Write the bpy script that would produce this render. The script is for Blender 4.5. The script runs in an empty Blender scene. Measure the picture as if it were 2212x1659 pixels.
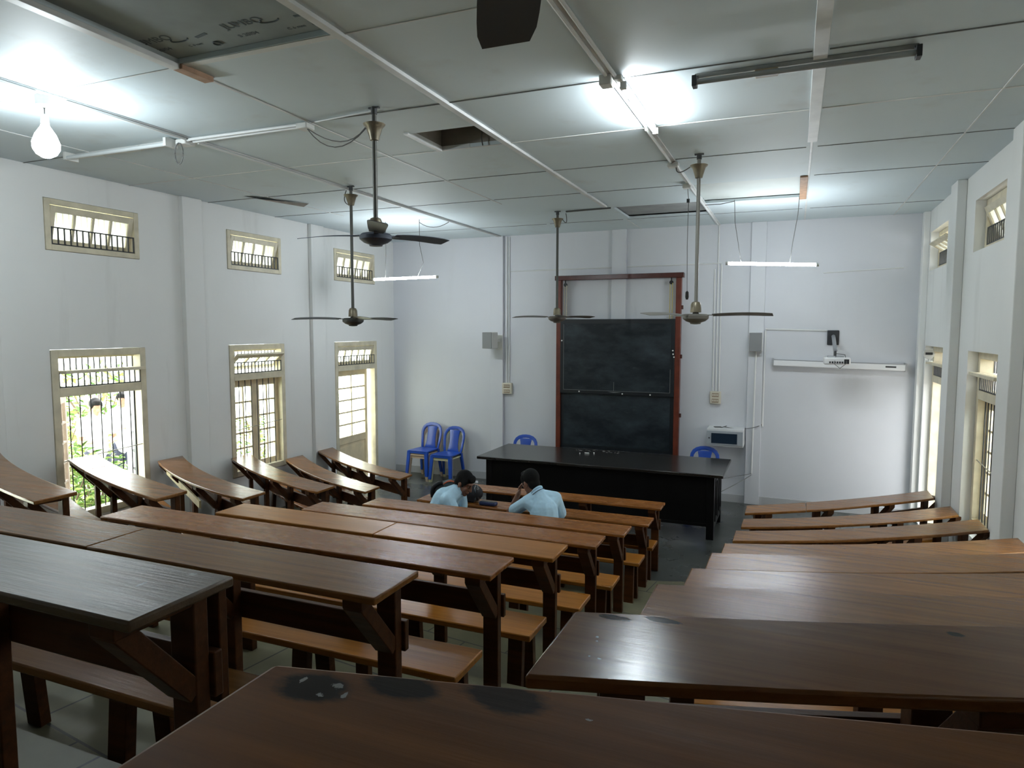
import bpy, bmesh, math, random
from math import radians as RAD, sin, cos, pi
from mathutils import Vector, Matrix
random.seed(7)
SC = bpy.context.scene
COL = SC.collection
ROOM_L, ROOM_R, ROOM_F, ROOM_B = -6.80, 1.62, 10.75, -2.4
CEIL, FLOOR = 1.563, -2.635

# ------------------------------------------------------------------ materials
def new_mat(name):
    m = bpy.data.materials.new(name); m.use_nodes = True
    nt = m.node_tree; b = nt.nodes['Principled BSDF']
    return m, nt, b
def rgb(c): return (c[0], c[1], c[2], 1.0)
def plain(name, c, rough=.6, metal=0., spec=.5, coat=0., noise=0., nscale=8., bump=0.):
    m, nt, b = new_mat(name)
    b.inputs['Base Color'].default_value = rgb(c)
    b.inputs['Roughness'].default_value = rough
    b.inputs['Metallic'].default_value = metal
    b.inputs['Specular IOR Level'].default_value = spec
    b.inputs['Coat Weight'].default_value = coat
    b.inputs['Coat Roughness'].default_value = .15
    if noise or bump:
        tc = nt.nodes.new('ShaderNodeTexCoord'); n = nt.nodes.new('ShaderNodeTexNoise')
        n.inputs['Scale'].default_value = nscale; n.inputs['Detail'].default_value = 6
        nt.links.new(tc.outputs['Object'], n.inputs['Vector'])
        if noise:
            r = nt.nodes.new('ShaderNodeValToRGB')
            r.color_ramp.elements[0].position = .3; r.color_ramp.elements[1].position = .7
            r.color_ramp.elements[0].color = rgb([x*(1-noise) for x in c])
            r.color_ramp.elements[1].color = rgb([min(1, x*(1+noise)) for x in c])
            nt.links.new(n.outputs['Fac'], r.inputs['Fac']); nt.links.new(r.outputs['Color'], b.inputs['Base Color'])
        if bump:
            bp = nt.nodes.new('ShaderNodeBump'); bp.inputs['Strength'].default_value = bump; bp.inputs['Distance'].default_value = .01
            nt.links.new(n.outputs['Fac'], bp.inputs['Height']); nt.links.new(bp.outputs['Normal'], b.inputs['Normal'])
    return m
def emit(name, c, s):
    m = bpy.data.materials.new(name); m.use_nodes = True; nt = m.node_tree; nt.nodes.clear()
    o = nt.nodes.new('ShaderNodeOutputMaterial'); e = nt.nodes.new('ShaderNodeEmission')
    e.inputs['Color'].default_value = rgb(c); e.inputs['Strength'].default_value = s
    nt.links.new(e.outputs[0], o.inputs['Surface']); return m
def mixc(nt, fac, a, b):
    x = nt.nodes.new('ShaderNodeMix'); x.data_type = 'RGBA'
    for s, v in ((0, fac), (6, a), (7, b)):
        if hasattr(v, 'is_output'): nt.links.new(v, x.inputs[s])
        elif s == 0: x.inputs[0].default_value = v
        else: x.inputs[s].default_value = rgb(v)
    return x.outputs[2]
def noise_node(nt, vec, scale, detail=5, stretch=None, rough=.55):
    n = nt.nodes.new('ShaderNodeTexNoise'); n.inputs['Scale'].default_value = scale; n.inputs['Detail'].default_value = detail
    n.inputs['Roughness'].default_value = rough
    if stretch:
        mp = nt.nodes.new('ShaderNodeMapping'); mp.inputs['Scale'].default_value = stretch
        nt.links.new(vec, mp.inputs['Vector']); vec = mp.outputs['Vector']
    nt.links.new(vec, n.inputs['Vector']); return n.outputs['Fac']
def ramp(nt, fac, stops):
    r = nt.nodes.new('ShaderNodeValToRGB'); els = r.color_ramp.elements
    while len(els) < len(stops): els.new(.5)
    for e, (p, c) in zip(els, stops): e.position = p; e.color = rgb(c) if len(c) == 3 else c
    nt.links.new(fac, r.inputs['Fac']); return r.outputs['Color']
def wood(name, dark, light, rough=.3, stains=(), wear=.0, bumps=.12, spec=.5):
    """varnished planks, grain along X; stains = (x, y, rx, ry, colour, edge) worn patches at a place of their own"""
    m, nt, b = new_mat(name)
    g = nt.nodes.new('ShaderNodeNewGeometry')
    P = g.outputs['Position']
    grain = noise_node(nt, P, 1., 6, (1.3, 34, 34), .6)
    big = noise_node(nt, P, 1., 3, (.9, 2.5, 2.5))
    c = ramp(nt, grain, [(.28, dark), (.72, light)])
    c = mixc(nt, ramp(nt, big, [(.35, (0, 0, 0)), (.75, (.45, .45, .45))]), c, [x*.55 for x in dark])
    if wear:
        w = noise_node(nt, P, 1., 8, (5, 9, 9), .7)
        c = mixc(nt, ramp(nt, w, [(.66, (0, 0, 0)), (.72, (wear, wear, wear))]), c, (.03, .028, .025))
    mask = None
    for (x, y, rx, ry, col, soft) in stains:
        sep = nt.nodes.new('ShaderNodeVectorMath'); sep.operation = 'SUBTRACT'; sep.inputs[1].default_value = (x, y, 0)
        nt.links.new(P, sep.inputs[0])
        sc = nt.nodes.new('ShaderNodeVectorMath'); sc.operation = 'MULTIPLY'; sc.inputs[1].default_value = (1/rx, 1/ry, 0)
        nt.links.new(sep.outputs[0], sc.inputs[0])
        ln = nt.nodes.new('ShaderNodeVectorMath'); ln.operation = 'LENGTH'; nt.links.new(sc.outputs[0], ln.inputs[0])
        nz = noise_node(nt, P, 1., 6, (max(26, .9/rx)/(1+soft*2), max(60, .9/ry)/(1+soft*2), 1), .7)
        ad = nt.nodes.new('ShaderNodeMath'); ad.operation = 'MULTIPLY_ADD'; ad.inputs[1].default_value = (2.4 if rx < .02 else 1.1); ad.inputs[2].default_value = (-1.1 if rx < .02 else -.55)
        nt.links.new(nz, ad.inputs[0])
        ds = nt.nodes.new('ShaderNodeMath'); ds.operation = 'ADD'; nt.links.new(ln.outputs['Value'], ds.inputs[0]); nt.links.new(ad.outputs[0], ds.inputs[1])
        fac = ramp(nt, ds.outputs[0], [(.72-.25*soft, (.9, .9, .9)), (.8+.2*soft, (0, 0, 0))])
        c = mixc(nt, fac, c, col)
        if sum(col) < .2:
            if mask is None: mask = fac
            else:
                mx = nt.nodes.new('ShaderNodeMath'); mx.operation = 'MAXIMUM'; nt.links.new(mask, mx.inputs[0]); nt.links.new(fac, mx.inputs[1]); mask = mx.outputs[0]
    nt.links.new(c, b.inputs['Base Color'])
    rr = nt.nodes.new('ShaderNodeMapRange'); rr.inputs['To Min'].default_value = rough*.75; rr.inputs['To Max'].default_value = rough*1.45
    nt.links.new(noise_node(nt, P, 1., 5, (3, 18, 18)), rr.inputs['Value']); nt.links.new(rr.outputs[0], b.inputs['Roughness'])
    bp = nt.nodes.new('ShaderNodeBump'); bp.inputs['Strength'].default_value = bumps; bp.inputs['Distance'].default_value = .006
    nt.links.new(noise_node(nt, P, 1., 7, (5, 70, 70), .65), bp.inputs['Height']); nt.links.new(bp.outputs['Normal'], b.inputs['Normal'])
    b.inputs['Specular IOR Level'].default_value = spec*.62
    if mask is not None:                      # bare worn patches have lost their varnish
        ms = nt.nodes.new('ShaderNodeMapRange'); ms.inputs['To Min'].default_value = spec*.62; ms.inputs['To Max'].default_value = spec*.12
        nt.links.new(mask, ms.inputs['Value']); nt.links.new(ms.outputs[0], b.inputs['Specular IOR Level'])
    return m
def glass_mat(name, tint, clear=.9, dust=0., dcol=(.8, .8, .75)):
    m = bpy.data.materials.new(name); m.use_nodes = True; nt = m.node_tree; nt.nodes.clear()
    o = nt.nodes.new('ShaderNodeOutputMaterial'); t = nt.nodes.new('ShaderNodeBsdfTransparent'); t.inputs['Color'].default_value = rgb(tint)
    g = nt.nodes.new('ShaderNodeBsdfGlossy'); g.inputs['Roughness'].default_value = .05
    mx = nt.nodes.new('ShaderNodeMixShader'); mx.inputs[0].default_value = 1-clear
    nt.links.new(t.outputs[0], mx.inputs[1]); nt.links.new(g.outputs[0], mx.inputs[2]); out = mx.outputs[0]
    if dust:
        tr = nt.nodes.new('ShaderNodeBsdfTranslucent'); tr.inputs['Color'].default_value = rgb(dcol)
        m2 = nt.nodes.new('ShaderNodeMixShader')
        tc = nt.nodes.new('ShaderNodeNewGeometry')
        f = noise_node(nt, tc.outputs['Position'], 1., 6, (30, 30, 7))
        mr = nt.nodes.new('ShaderNodeMapRange'); mr.inputs['To Min'].default_value = max(0, dust-.25); mr.inputs['To Max'].default_value = min(1, dust+.25)
        nt.links.new(f, mr.inputs['Value']); nt.links.new(mr.outputs[0], m2.inputs[0])
        nt.links.new(out, m2.inputs[1]); nt.links.new(tr.outputs[0], m2.inputs[2]); out = m2.outputs[0]
    nt.links.new(out, o.inputs['Surface']); return m

def wall_paint(name, c, grime):
    m, nt, b = new_mat(name)
    g = nt.nodes.new('ShaderNodeNewGeometry'); P = g.outputs['Position']
    a = noise_node(nt, P, .55, 6)
    s = noise_node(nt, P, 1., 5, (2.2, 2.2, .35), .6)
    col = ramp(nt, a, [(.3, [x*.93 for x in c]), (.7, c)])
    col = mixc(nt, ramp(nt, s, [(.58, (0, 0, 0)), (.8, (grime, grime, grime))]), col, (.42, .41, .37))
    d = noise_node(nt, P, 5., 8, None, .75)
    col = mixc(nt, ramp(nt, d, [(.70, (0, 0, 0)), (.76, (grime*.8,)*3)]), col, (.33, .32, .29))
    nt.links.new(col, b.inputs['Base Color']); b.inputs['Roughness'].default_value = .62
    b.inputs['Specular IOR Level'].default_value = .3
    bp = nt.nodes.new('ShaderNodeBump'); bp.inputs['Strength'].default_value = .12; bp.inputs['Distance'].default_value = .01
    nt.links.new(noise_node(nt, P, 12., 6), bp.inputs['Height']); nt.links.new(bp.outputs['Normal'], b.inputs['Normal'])
    return m

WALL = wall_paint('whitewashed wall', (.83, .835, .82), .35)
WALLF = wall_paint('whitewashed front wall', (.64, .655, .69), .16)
CEILM = wall_paint('ceiling board', (.61, .69, .72), .4)
BATTEN = plain('ceiling batten white', (.62, .63, .62), .5, noise=.12, nscale=5)
BOARD_GREY = plain('bare cement board', (.26, .30, .295), .7, noise=.14, nscale=3)
BOARD_PALE = plain('pale new board', (.52, .56, .54), .6, noise=.06, nscale=3)
PRINT = plain('board print ink', (.10, .13, .14), .8)
RAWWOOD = plain('raw wood', (.36, .22, .14), .7, noise=.2, nscale=14)
VOID = plain('roof void boards', (.24, .22, .19), .9, noise=.3, nscale=3)
W_BROWN = wood('desk wood brown', (0.165, 0.066, 0.0158), (0.300, 0.130, 0.0360), .21, wear=.5, bumps=.18)
W_RED = wood('desk wood red brown', (0.200, 0.068, 0.0130), (0.370, 0.138, 0.0302), .25, wear=.35, bumps=.18)
W_ORANGE = wood('bench wood orange', (0.280, 0.101, 0.0130), (0.480, 0.193, 0.0324), .28, wear=.25, bumps=.15)
W_DARK = wood('desk wood dark', (0.060, 0.033, 0.0122), (0.125, 0.066, 0.0230), .30, wear=.3, bumps=.35, spec=1., stains=((-1.342, 1.20, .012, .012, (.3, .3, .29), .0), (-1.40, 1.105, .008, .02, (.25, .25, .24), .0)))
W_LEG = wood('leg wood', (0.050, 0.018, 0.0050), (0.105, 0.036, 0.0094), .42, wear=.35, bumps=.2, spec=.35)
W_NEAR = wood('near desk wood', (0.125, 0.042, 0.0080), (0.235, 0.084, 0.0160), .5, wear=.0, bumps=.1, spec=.3,
   stains=((-.358, .436, .044, .028, (.026, .031, .032), .5), (-.289, .462, .046, .024, (.02, .026, .028), .5), (-.205, .480, .046, .028, (.032, .032, .034), .5),
           (-.372, .441, .003, .006, (.4, .4, .4), 0.), (-.34, .444, .006, .006, (.36, .36, .36), 0.), (-.344, .427, .005, .003, (.4, .4, .4), 0.), (-.325, .434, .004, .006, (.36, .36, .36), 0.), (-.134, .476, .0035, .002, (.36, .3, .26), 0.)))
W_SECOND = wood('second right desk wood', (0.130, 0.047, 0.013), (0.240, 0.092, 0.026), .15, wear=.0, bumps=.07, spec=.42,
   stains=((-.33, 1.352, .045, .016, (.018, .016, .016), .0), (-.23, 1.378, .05, .016, (.025, .023, .022), .0),
           (-.338, 1.252, .005, .006, (.42, .4, .38), .0), (-.333, 1.235, .004, .004, (.4, .38, .36), .0), (-.31, 1.168, .005, .004, (.42, .4, .38), .0), (-.33, 1.17, .003, .003, (.42, .4, .38), .0), (.313, 1.536, .02, .014, (.03, .028, .025), .4)))
PAINTY = plain('cream paint on plank', (.50, .42, .24), .5, noise=.25, nscale=9)
FRAME = plain('cream window paint', (.66, .60, .45), .5, noise=.14, nscale=7, bump=.1)
LEAFM = plain('cream leaf paint', (.78, .66, .45), .5, noise=.12, nscale=6)
BROWNLEAF = plain('weathered brown leaf', (.36, .26, .21), .6, noise=.2, nscale=6)
IRON = plain('dark iron', (.045, .048, .05), .5, noise=.2, nscale=20)
IRONL = plain('pale rod', (.36, .34, .28), .5)
PANE = glass_mat('clear pane', (.97, 1., .97), .94)
PANED = glass_mat('dusty pane', (.8, .8, .75), .95, .6, (.45, .45, .41))
PANEM = glass_mat('lightly dusty pane', (.95, .97, .93), .95, .22)
BLACKT = plain('black table paint', (.006, .0055, .0055), .35, spec=.2, noise=.3, nscale=3)
BLACKTOP = plain('black table top', (.02, .018, .016), .2, spec=.6, noise=.3, nscale=2)
REDFRAME = plain('red brown board frame', (.13, .028, .014), .35, noise=.25, nscale=9)
REDDARK = plain('dark red beam', (.07, .02, .015), .25, noise=.2, nscale=9)
STEELD = plain('dark pulley metal', (.03, .03, .032), .45, metal=.6)
CORDY = plain('yellow cord', (.55, .44, .12), .7)
CORDW = plain('cream cord', (.55, .5, .38), .7)
CABLE = plain('grey cable', (.11, .11, .105), .6)
CONDUIT = plain('white conduit', (.66, .67, .66), .45)
PLASTW = plain('white plastic', (.62, .62, .59), .45)
SWITCHC = plain('cream switch plate', (.62, .58, .48), .45)
SWITCHB = plain('brown switch panel', (.32, .25, .18), .5)
TUBE = emit('lit tube', (.88, .95, 1.), 90)
TUBE2 = emit('lit ceiling tube', (.88, .96, 1.), 110)
BULBM = emit('lit bulb', (.85, .95, 1.), 115)
TUBEOFF = plain('unlit tube', (.55, .58, .58), .35)
TUBEOFFD = plain('unlit dusty tube', (.30, .32, .32), .35)
BATG = plain('grey batten', (.26, .265, .25), .5, noise=.2)
BLACKP = plain('black plastic', (.018, .02, .022), .45)
BALLAST = plain('old ballast tan', (.30, .25, .17), .5, noise=.2)
BRASS = plain('aged brass', (.22, .19, .135), .4, metal=.6, noise=.25, nscale=12)
FANROD = plain('fan rod', (.10, .10, .09), .45, metal=.4)
FANROD2 = plain('grey fan rod', (.24, .23, .21), .45, metal=.3)
FANBLUE = plain('dark blue grey fan', (.06, .072, .10), .5)
FANBLACK = plain('dark fan', (.05, .05, .045), .5)
FANGREY = plain('dusty grey fan', (.17, .16, .14), .55)
FANBROWN = plain('dusty brown fan', (.13, .11, .09), .55)
BLUE = plain('blue plastic', (.012, .065, .38), .28, spec=.5)
BEIGE = plain('beige plastic', (.55, .43, .32), .4)
YEL = plain('pale yellow plastic', (.60, .58, .36), .4)
SPEAK = plain('grey speaker grille', (.2, .205, .21), .6)
SPEAKW = plain('off white speaker shell', (.60, .60, .58), .5)
RACKW = plain('light grey enclosure', (.60, .61, .62), .45)
RACKG = plain('grey enclosure door', (.34, .37, .40), .4)
RACKD = plain('dark enclosure glass', (.014, .026, .045), .12)
SCREENM = plain('screen housing', (.72, .73, .74), .4)
SILVER = plain('silver arm', (.42, .43, .45), .35, metal=.6)
PROJW = plain('projector body', (.66, .66, .66), .4)
CHALK = plain('chalk', (.8, .8, .78), .8)
SKIN = plain('brown skin', (.22, .095, .055), .5)
SKIN2 = plain('outdoor skin', (.28, .13, .08), .5)
HAIR = plain('black hair', (.006, .006, .006), .8, spec=.15)
SHIRT = plain('light blue shirt', (.50, .74, .92), .85, noise=.05, nscale=30)
SHIRTW = plain('white shirt', (.75, .77, .82), .8)
NAVY = plain('navy cloth', (.012, .015, .035), .7)
EYEW = plain('eye white', (.3, .27, .25), .4)
BAGM = plain('black bag cloth', (.014, .015, .019), .75)
BAGT = plain('teal bag panel', (.04, .07, .085), .7)
ORANGE = plain('orange trim', (.55, .12, .05), .6)
POUCH = plain('dark blue pouch', (.02, .03, .10), .6)
PETM = glass_mat('clear bottle plastic', (.93, .95, .95), .84)
CAPW = plain('white cap', (.75, .75, .75), .5)
WATER = glass_mat('bottle water', (.86, .9, .91), .9)
GRASS = plain('sunlit lawn', (.55, .58, .46), .9, noise=.3, nscale=2)
LEAFG = plain('bright leaf', (.09, .20, .03), .6, noise=.5, nscale=3)
LEAFY = plain('variegated leaf', (.26, .33, .09), .6, noise=.5, nscale=3)
STEM = plain('stem', (.12, .08, .05), .8)
PALEB = plain('pale outside wall', (.7, .7, .66), .8)
BRICK = plain('red brown outside wall', (.16, .085, .07), .8)
PINK = plain('pink pillar', (.18, .10, .10), .7)

def floor_mats():
    m, nt, b = new_mat('polished cement floor')
    g = nt.nodes.new('ShaderNodeNewGeometry'); P = g.outputs['Position']
    c = ramp(nt, noise_node(nt, P, 1.3, 7), [(.3, (.035, .04, .036)), (.7, (.085, .09, .085))])
    nt.links.new(c, b.inputs['Base Color'])
    mr = nt.nodes.new('ShaderNodeMapRange'); mr.inputs['To Min'].default_value = .16; mr.inputs['To Max'].default_value = .42
    nt.links.new(noise_node(nt, P, 2.2, 6), mr.inputs['Value']); nt.links.new(mr.outputs[0], b.inputs['Roughness'])
    m2, nt, b = new_mat('stone slab tiers')
    g = nt.nodes.new('ShaderNodeNewGeometry'); P = g.outputs['Position']
    c = ramp(nt, noise_node(nt, P, 3., 7), [(.3, (.10, .093, .05)), (.7, (.17, .158, .092))])
    br = nt.nodes.new('ShaderNodeTexBrick'); br.offset = .5; br.inputs['Scale'].default_value = 1.
    br.inputs['Brick Width'].default_value = .62; br.inputs['Row Height'].default_value = .45; br.inputs['Mortar Size'].default_value = .006
    br.inputs['Color1'].default_value = (0, 0, 0, 1); br.inputs['Color2'].default_value = (0, 0, 0, 1); br.inputs['Mortar'].default_value = (1, 1, 1, 1)
    mp = nt.nodes.new('ShaderNodeMapping'); mp.inputs['Rotation'].default_value = (0, 0, RAD(8))
    nt.links.new(P, mp.inputs['Vector']); nt.links.new(mp.outputs[0], br.inputs['Vector'])
    c = mixc(nt, br.outputs['Color'], c, (.03, .032, .025))
    nt.links.new(c, b.inputs['Base Color']); b.inputs['Roughness'].default_value = .5
    return m, m2
FLOORM, TIERM = floor_mats()

def board_mat():
    m, nt, b = new_mat('chalkboard slate')
    g = nt.nodes.new('ShaderNodeNewGeometry'); P = g.outputs['Position']
    n = noise_node(nt, P, 1., 6, (1.6, 1, 3.2), .65)
    n2 = noise_node(nt, P, 1., 7, (2.5, 1, 9), .7)
    c = ramp(nt, n, [(.42, (.006, .010, .014)), (.72, (.035, .048, .058))])
    c = mixc(nt, ramp(nt, n2, [(.62, (0, 0, 0)), (.82, (.35, .35, .35))]), c, (.16, .18, .19))
    nt.links.new(c, b.inputs['Base Color']); b.inputs['Roughness'].default_value = .42
    b.inputs['Specular IOR Level'].default_value = .35
    return m
SLATE = board_mat()
SLATEF = plain('black board edge', (.008, .011, .014), .35)

# ------------------------------------------------------------------ geometry helpers
class MB:
    def __init__(s): s.v = []; s.f = []; s.mi = []; s.cur = 0
    def add(s, vs, fs):
        o = len(s.v); s.v += [Vector(v) for v in vs]; s.f += [[o+i for i in f] for f in fs]; s.mi += [s.cur]*len(fs); return s
    def box(s, x0, x1, y0, y1, z0, z1):
        x0, x1 = sorted((x0, x1)); y0, y1 = sorted((y0, y1)); z0, z1 = sorted((z0, z1))
        return s.add([(x0,y0,z0),(x1,y0,z0),(x1,y1,z0),(x0,y1,z0),(x0,y0,z1),(x1,y0,z1),(x1,y1,z1),(x0,y1,z1)],
                     [(0,3,2,1),(4,5,6,7),(0,1,5,4),(1,2,6,5),(2,3,7,6),(3,0,4,7)])
    def bar(s, p, q, w, h, up=(0, 0, 1)):
        """rectangular bar from p to q; w across, h along up"""
        p = Vector(p); q = Vector(q); d = (q-p).normalized(); up = Vector(up)
        side = d.cross(up)
        if side.length < 1e-6: side = d.cross(Vector((1, 0, 0)))
        side.normalize(); u = side.cross(d).normalized()
        a, b = side*w/2, u*h/2
        vs = [p-a-b, p+a-b, p+a+b, p-a+b, q-a-b, q+a-b, q+a+b, q-a+b]
        return s.add(vs, [(0,3,2,1),(4,5,6,7),(0,1,5,4),(1,2,6,5),(2,3,7,6),(3,0,4,7)][::1])
    def tube(s, pts, r, n=8, caps=True):
        pts = [Vector(p) for p in pts]; rs = r if isinstance(r, (list, tuple)) else [r]*len(pts)
        o = len(s.v); t0 = (pts[1]-pts[0]).normalized()
        ref = Vector((0, 0, 1)) if abs(t0.z) < .9 else Vector((1, 0, 0))
        for i, p in enumerate(pts):
            t = (pts[min(i+1, len(pts)-1)]-pts[max(i-1, 0)]).normalized()
            a = t.cross(ref)
            if a.length < 1e-5: a = t.cross(Vector((0, 1, 0)))
            a.normalize(); b = t.cross(a)
            for k in range(n):
                an = 2*pi*k/n; s.v.append(p+(a*cos(an)+b*sin(an))*rs[i])
        for i in range(len(pts)-1):
            for k in range(n):
                k2 = (k+1) % n
                s.f.append([o+i*n+k, o+i*n+k2, o+(i+1)*n+k2, o+(i+1)*n+k]); s.mi.append(s.cur)
        if caps:
            s.f.append([o+k for k in range(n)][::-1]); s.f.append([o+(len(pts)-1)*n+k for k in range(n)]); s.mi += [s.cur]*2
        return s
    def lathe(s, prof, c, n=24, axis='Z'):
        """prof = [(r, h)...] about an axis through c"""
        o = len(s.v); c = Vector(c)
        for r, h in prof:
            for k in range(n):
                a = 2*pi*k/n
                d = {'Z': (r*cos(a), r*sin(a), h), 'Y': (r*cos(a), h, r*sin(a)), 'X': (h, r*cos(a), r*sin(a))}[axis]
                s.v.append(c+Vector(d))
        for i in range(len(prof)-1):
            for k in range(n):
                k2 = (k+1) % n
                s.f.append([o+i*n+k, o+i*n+k2, o+(i+1)*n+k2, o+(i+1)*n+k]); s.mi.append(s.cur)
        s.f.append([o+k for k in range(n)][::-1]); s.f.append([o+(len(prof)-1)*n+k for k in range(n)]); s.mi += [s.cur]*2
        return s
    def prism(s, poly, z0, z1):
        n = len(poly); vs = [(x, y, z0) for x, y in poly]+[(x, y, z1) for x, y in poly]
        fs = [list(range(n))[::-1], list(range(n, 2*n))]+[(i, (i+1) % n, n+(i+1) % n, n+i) for i in range(n)]
        return s.add(vs, fs)
    def strip(s, A, B, z0, z1):
        """band between polylines A and B (same count), from z0 to z1, as a closed solid of quads"""
        n = len(A)
        vs = [(x, y, z0) for x, y in A]+[(x, y, z0) for x, y in B]+[(x, y, z1) for x, y in A]+[(x, y, z1) for x, y in B]
        fs = []
        for i in range(n-1):
            fs += [(2*n+i, 2*n+i+1, 3*n+i+1, 3*n+i), (i, n+i, n+i+1, i+1), (i, i+1, 2*n+i+1, 2*n+i), (n+i, 3*n+i, 3*n+i+1, n+i+1)]
        fs += [(0, 2*n, 3*n, n), (n-1, 2*n-1, 4*n-1, 3*n-1)]
        return s.add(vs, fs)
    def ball(s, c, r, n=12, m=8, R=None):
        """ellipsoid; r scalar or 3 radii; R optional 3x3 axes"""
        r = (r, r, r) if not isinstance(r, (list, tuple)) else r
        c = Vector(c); o = len(s.v)
        def P(x, y, z):
            v = Vector((x*r[0], y*r[1], z*r[2])); return c+(R @ v if R else v)
        s.v.append(P(0, 0, 1))
        for i in range(1, m):
            th = pi*i/m
            for k in range(n): s.v.append(P(sin(th)*cos(2*pi*k/n), sin(th)*sin(2*pi*k/n), cos(th)))
        s.v.append(P(0, 0, -1)); e = len(s.v)-1
        for k in range(n): s.f.append([o, o+1+k, o+1+(k+1) % n]); s.mi.append(s.cur)
        for i in range(m-2):
            for k in range(n): s.f.append([o+1+i*n+k, o+1+(i+1)*n+k, o+1+(i+1)*n+(k+1) % n, o+1+i*n+(k+1) % n]); s.mi.append(s.cur)
        for k in range(n): s.f.append([e, o+1+(m-2)*n+(k+1) % n, o+1+(m-2)*n+k]); s.mi.append(s.cur)
        return s
    def capsule(s, p, q, r0, r1, n=12):
        p = Vector(p); q = Vector(q); s.ball(p, r0, n, 8); s.ball(q, r1, n, 8)
        if (q-p).length > 1e-5: s.tube([p, q], [r0, r1], n)
        return s
    def mesh(s, name, off=Vector((0, 0, 0))):
        me = bpy.data.meshes.new(name); me.from_pydata([tuple(v-off) for v in s.v], [], s.f); me.update()
        bm = bmesh.new(); bm.from_mesh(me); bmesh.ops.recalc_face_normals(bm, faces=bm.faces); bm.to_mesh(me); bm.free()
        if any(s.mi):
            me.polygons.foreach_set('material_index', s.mi)
        return me
    def build(s, name, mat, parent=None, bevel=0, smooth=True, seg=2):
        off = parent_loc(parent)
        me = s.mesh(name, off)
        for mm in (mat if isinstance(mat, (list, tuple)) else [mat]): me.materials.append(mm)
        if smooth:
            me.shade_smooth(); me.set_sharp_from_angle(angle=RAD(35))
        o = bpy.data.objects.new(name, me); COL.objects.link(o)
        if parent: o.parent = parent
        if bevel:
            b = o.modifiers.new('Bevel', 'BEVEL'); b.width = bevel; b.segments = seg; b.limit_method = 'ANGLE'; b.angle_limit = RAD(40)
        return o
def parent_loc(p):
    v = Vector((0, 0, 0))
    while p: v = v+p.location; p = p.parent
    return v
def tag(o, label=None, cat=None, group=None, kind=None):
    for k, val in (('label', label), ('category', cat), ('group', group), ('kind', kind)):
        if val: o[k] = val
    return o
def thing(name, loc, label, cat, group=None):
    o = bpy.data.objects.new(name, None); COL.objects.link(o); o.location = loc; o.empty_display_size = .1
    return tag(o, label, cat, group)
def struct(o): o['kind'] = 'structure'; return o
def copy_tree(o, parent=None):
    c = o.copy(); COL.objects.link(c); c.parent = parent
    for ch in list(o.children): copy_tree(ch, c)
    return c
def bez(p0, p1, p2, n=8):
    p0, p1, p2 = Vector(p0), Vector(p1), Vector(p2)
    return [p0*(1-t)**2+p1*2*t*(1-t)+p2*t*t for t in [i/n for i in range(n+1)]]

# ------------------------------------------------------------------ camera
cam = bpy.data.cameras.new('camera'); cam.sensor_width = 36.; cam.lens = 36.*1470/2212; cam.clip_start = .02
co = bpy.data.objects.new('camera', cam); COL.objects.link(co)
yaw, pitch, roll = RAD(22.5), RAD(4.64), RAD(.08)
fwd = Vector((-sin(yaw)*cos(pitch), cos(yaw)*cos(pitch), -sin(pitch))); rt = Vector((cos(yaw), sin(yaw), 0)); upv = rt.cross(fwd)
r2 = cos(roll)*rt+sin(roll)*upv; u2 = -sin(roll)*rt+cos(roll)*upv
co.matrix_world = Matrix((r2, u2, -fwd)).transposed().to_4x4()
SC.camera = co

# ------------------------------------------------------------------ rows of seats: the plan
# per block: far-edge curve Y(X) = y0 + a t + b t^2 with t measured from the aisle end; z = desk top height
M_Y = [7.36, 6.71, 5.685, 4.81, 3.895, 3.027, 2.108, 1.23]
M_Z = [-1.88, -1.88, -1.686, -1.52, -1.315, -1.12, -.88, -.60]
R_P = [(7.57,.60,.11),(7.02,.42,.13),(6.01,.39,.11),(4.964,.31,.09),(4.076,.28,.08),(3.208,.27,.07),(2.314,.25,.05),(1.355,.275,.055),(.455,.215,.015)]
R_Z = [-1.88, -1.88, -1.72, -1.52, -1.315, -1.12, -.88, -.60, -.294]
L_P = [(7.54,.33,.108),(6.79,.33,.115),(5.93,.28,.10),(4.90,.23,.108),(4.02,.25,.06),(3.11,.23,.06)]
L_Z = [-1.88, -1.88, -1.686, -1.52, -1.315, -1.12]
TIER_Z = [None, -2.585, -2.44, -2.275, -2.07, -1.875, -1.635, -1.355, -1.049]
DEPTH = .285
X_ML, X_MR, X_R0, X_R1, X_L0, X_L1 = -3.80, -1.24, -.415, 1.60, -4.52, -6.73
def curve_R(p): return lambda x: p[0]+p[1]*(x-X_R0)+p[2]*(x-X_R0)**2
def curve_L(p): return lambda x: p[0]+p[1]*(X_L0-x)+p[2]*(X_L0-x)**2
def curve_M(y): return lambda x: y

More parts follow.
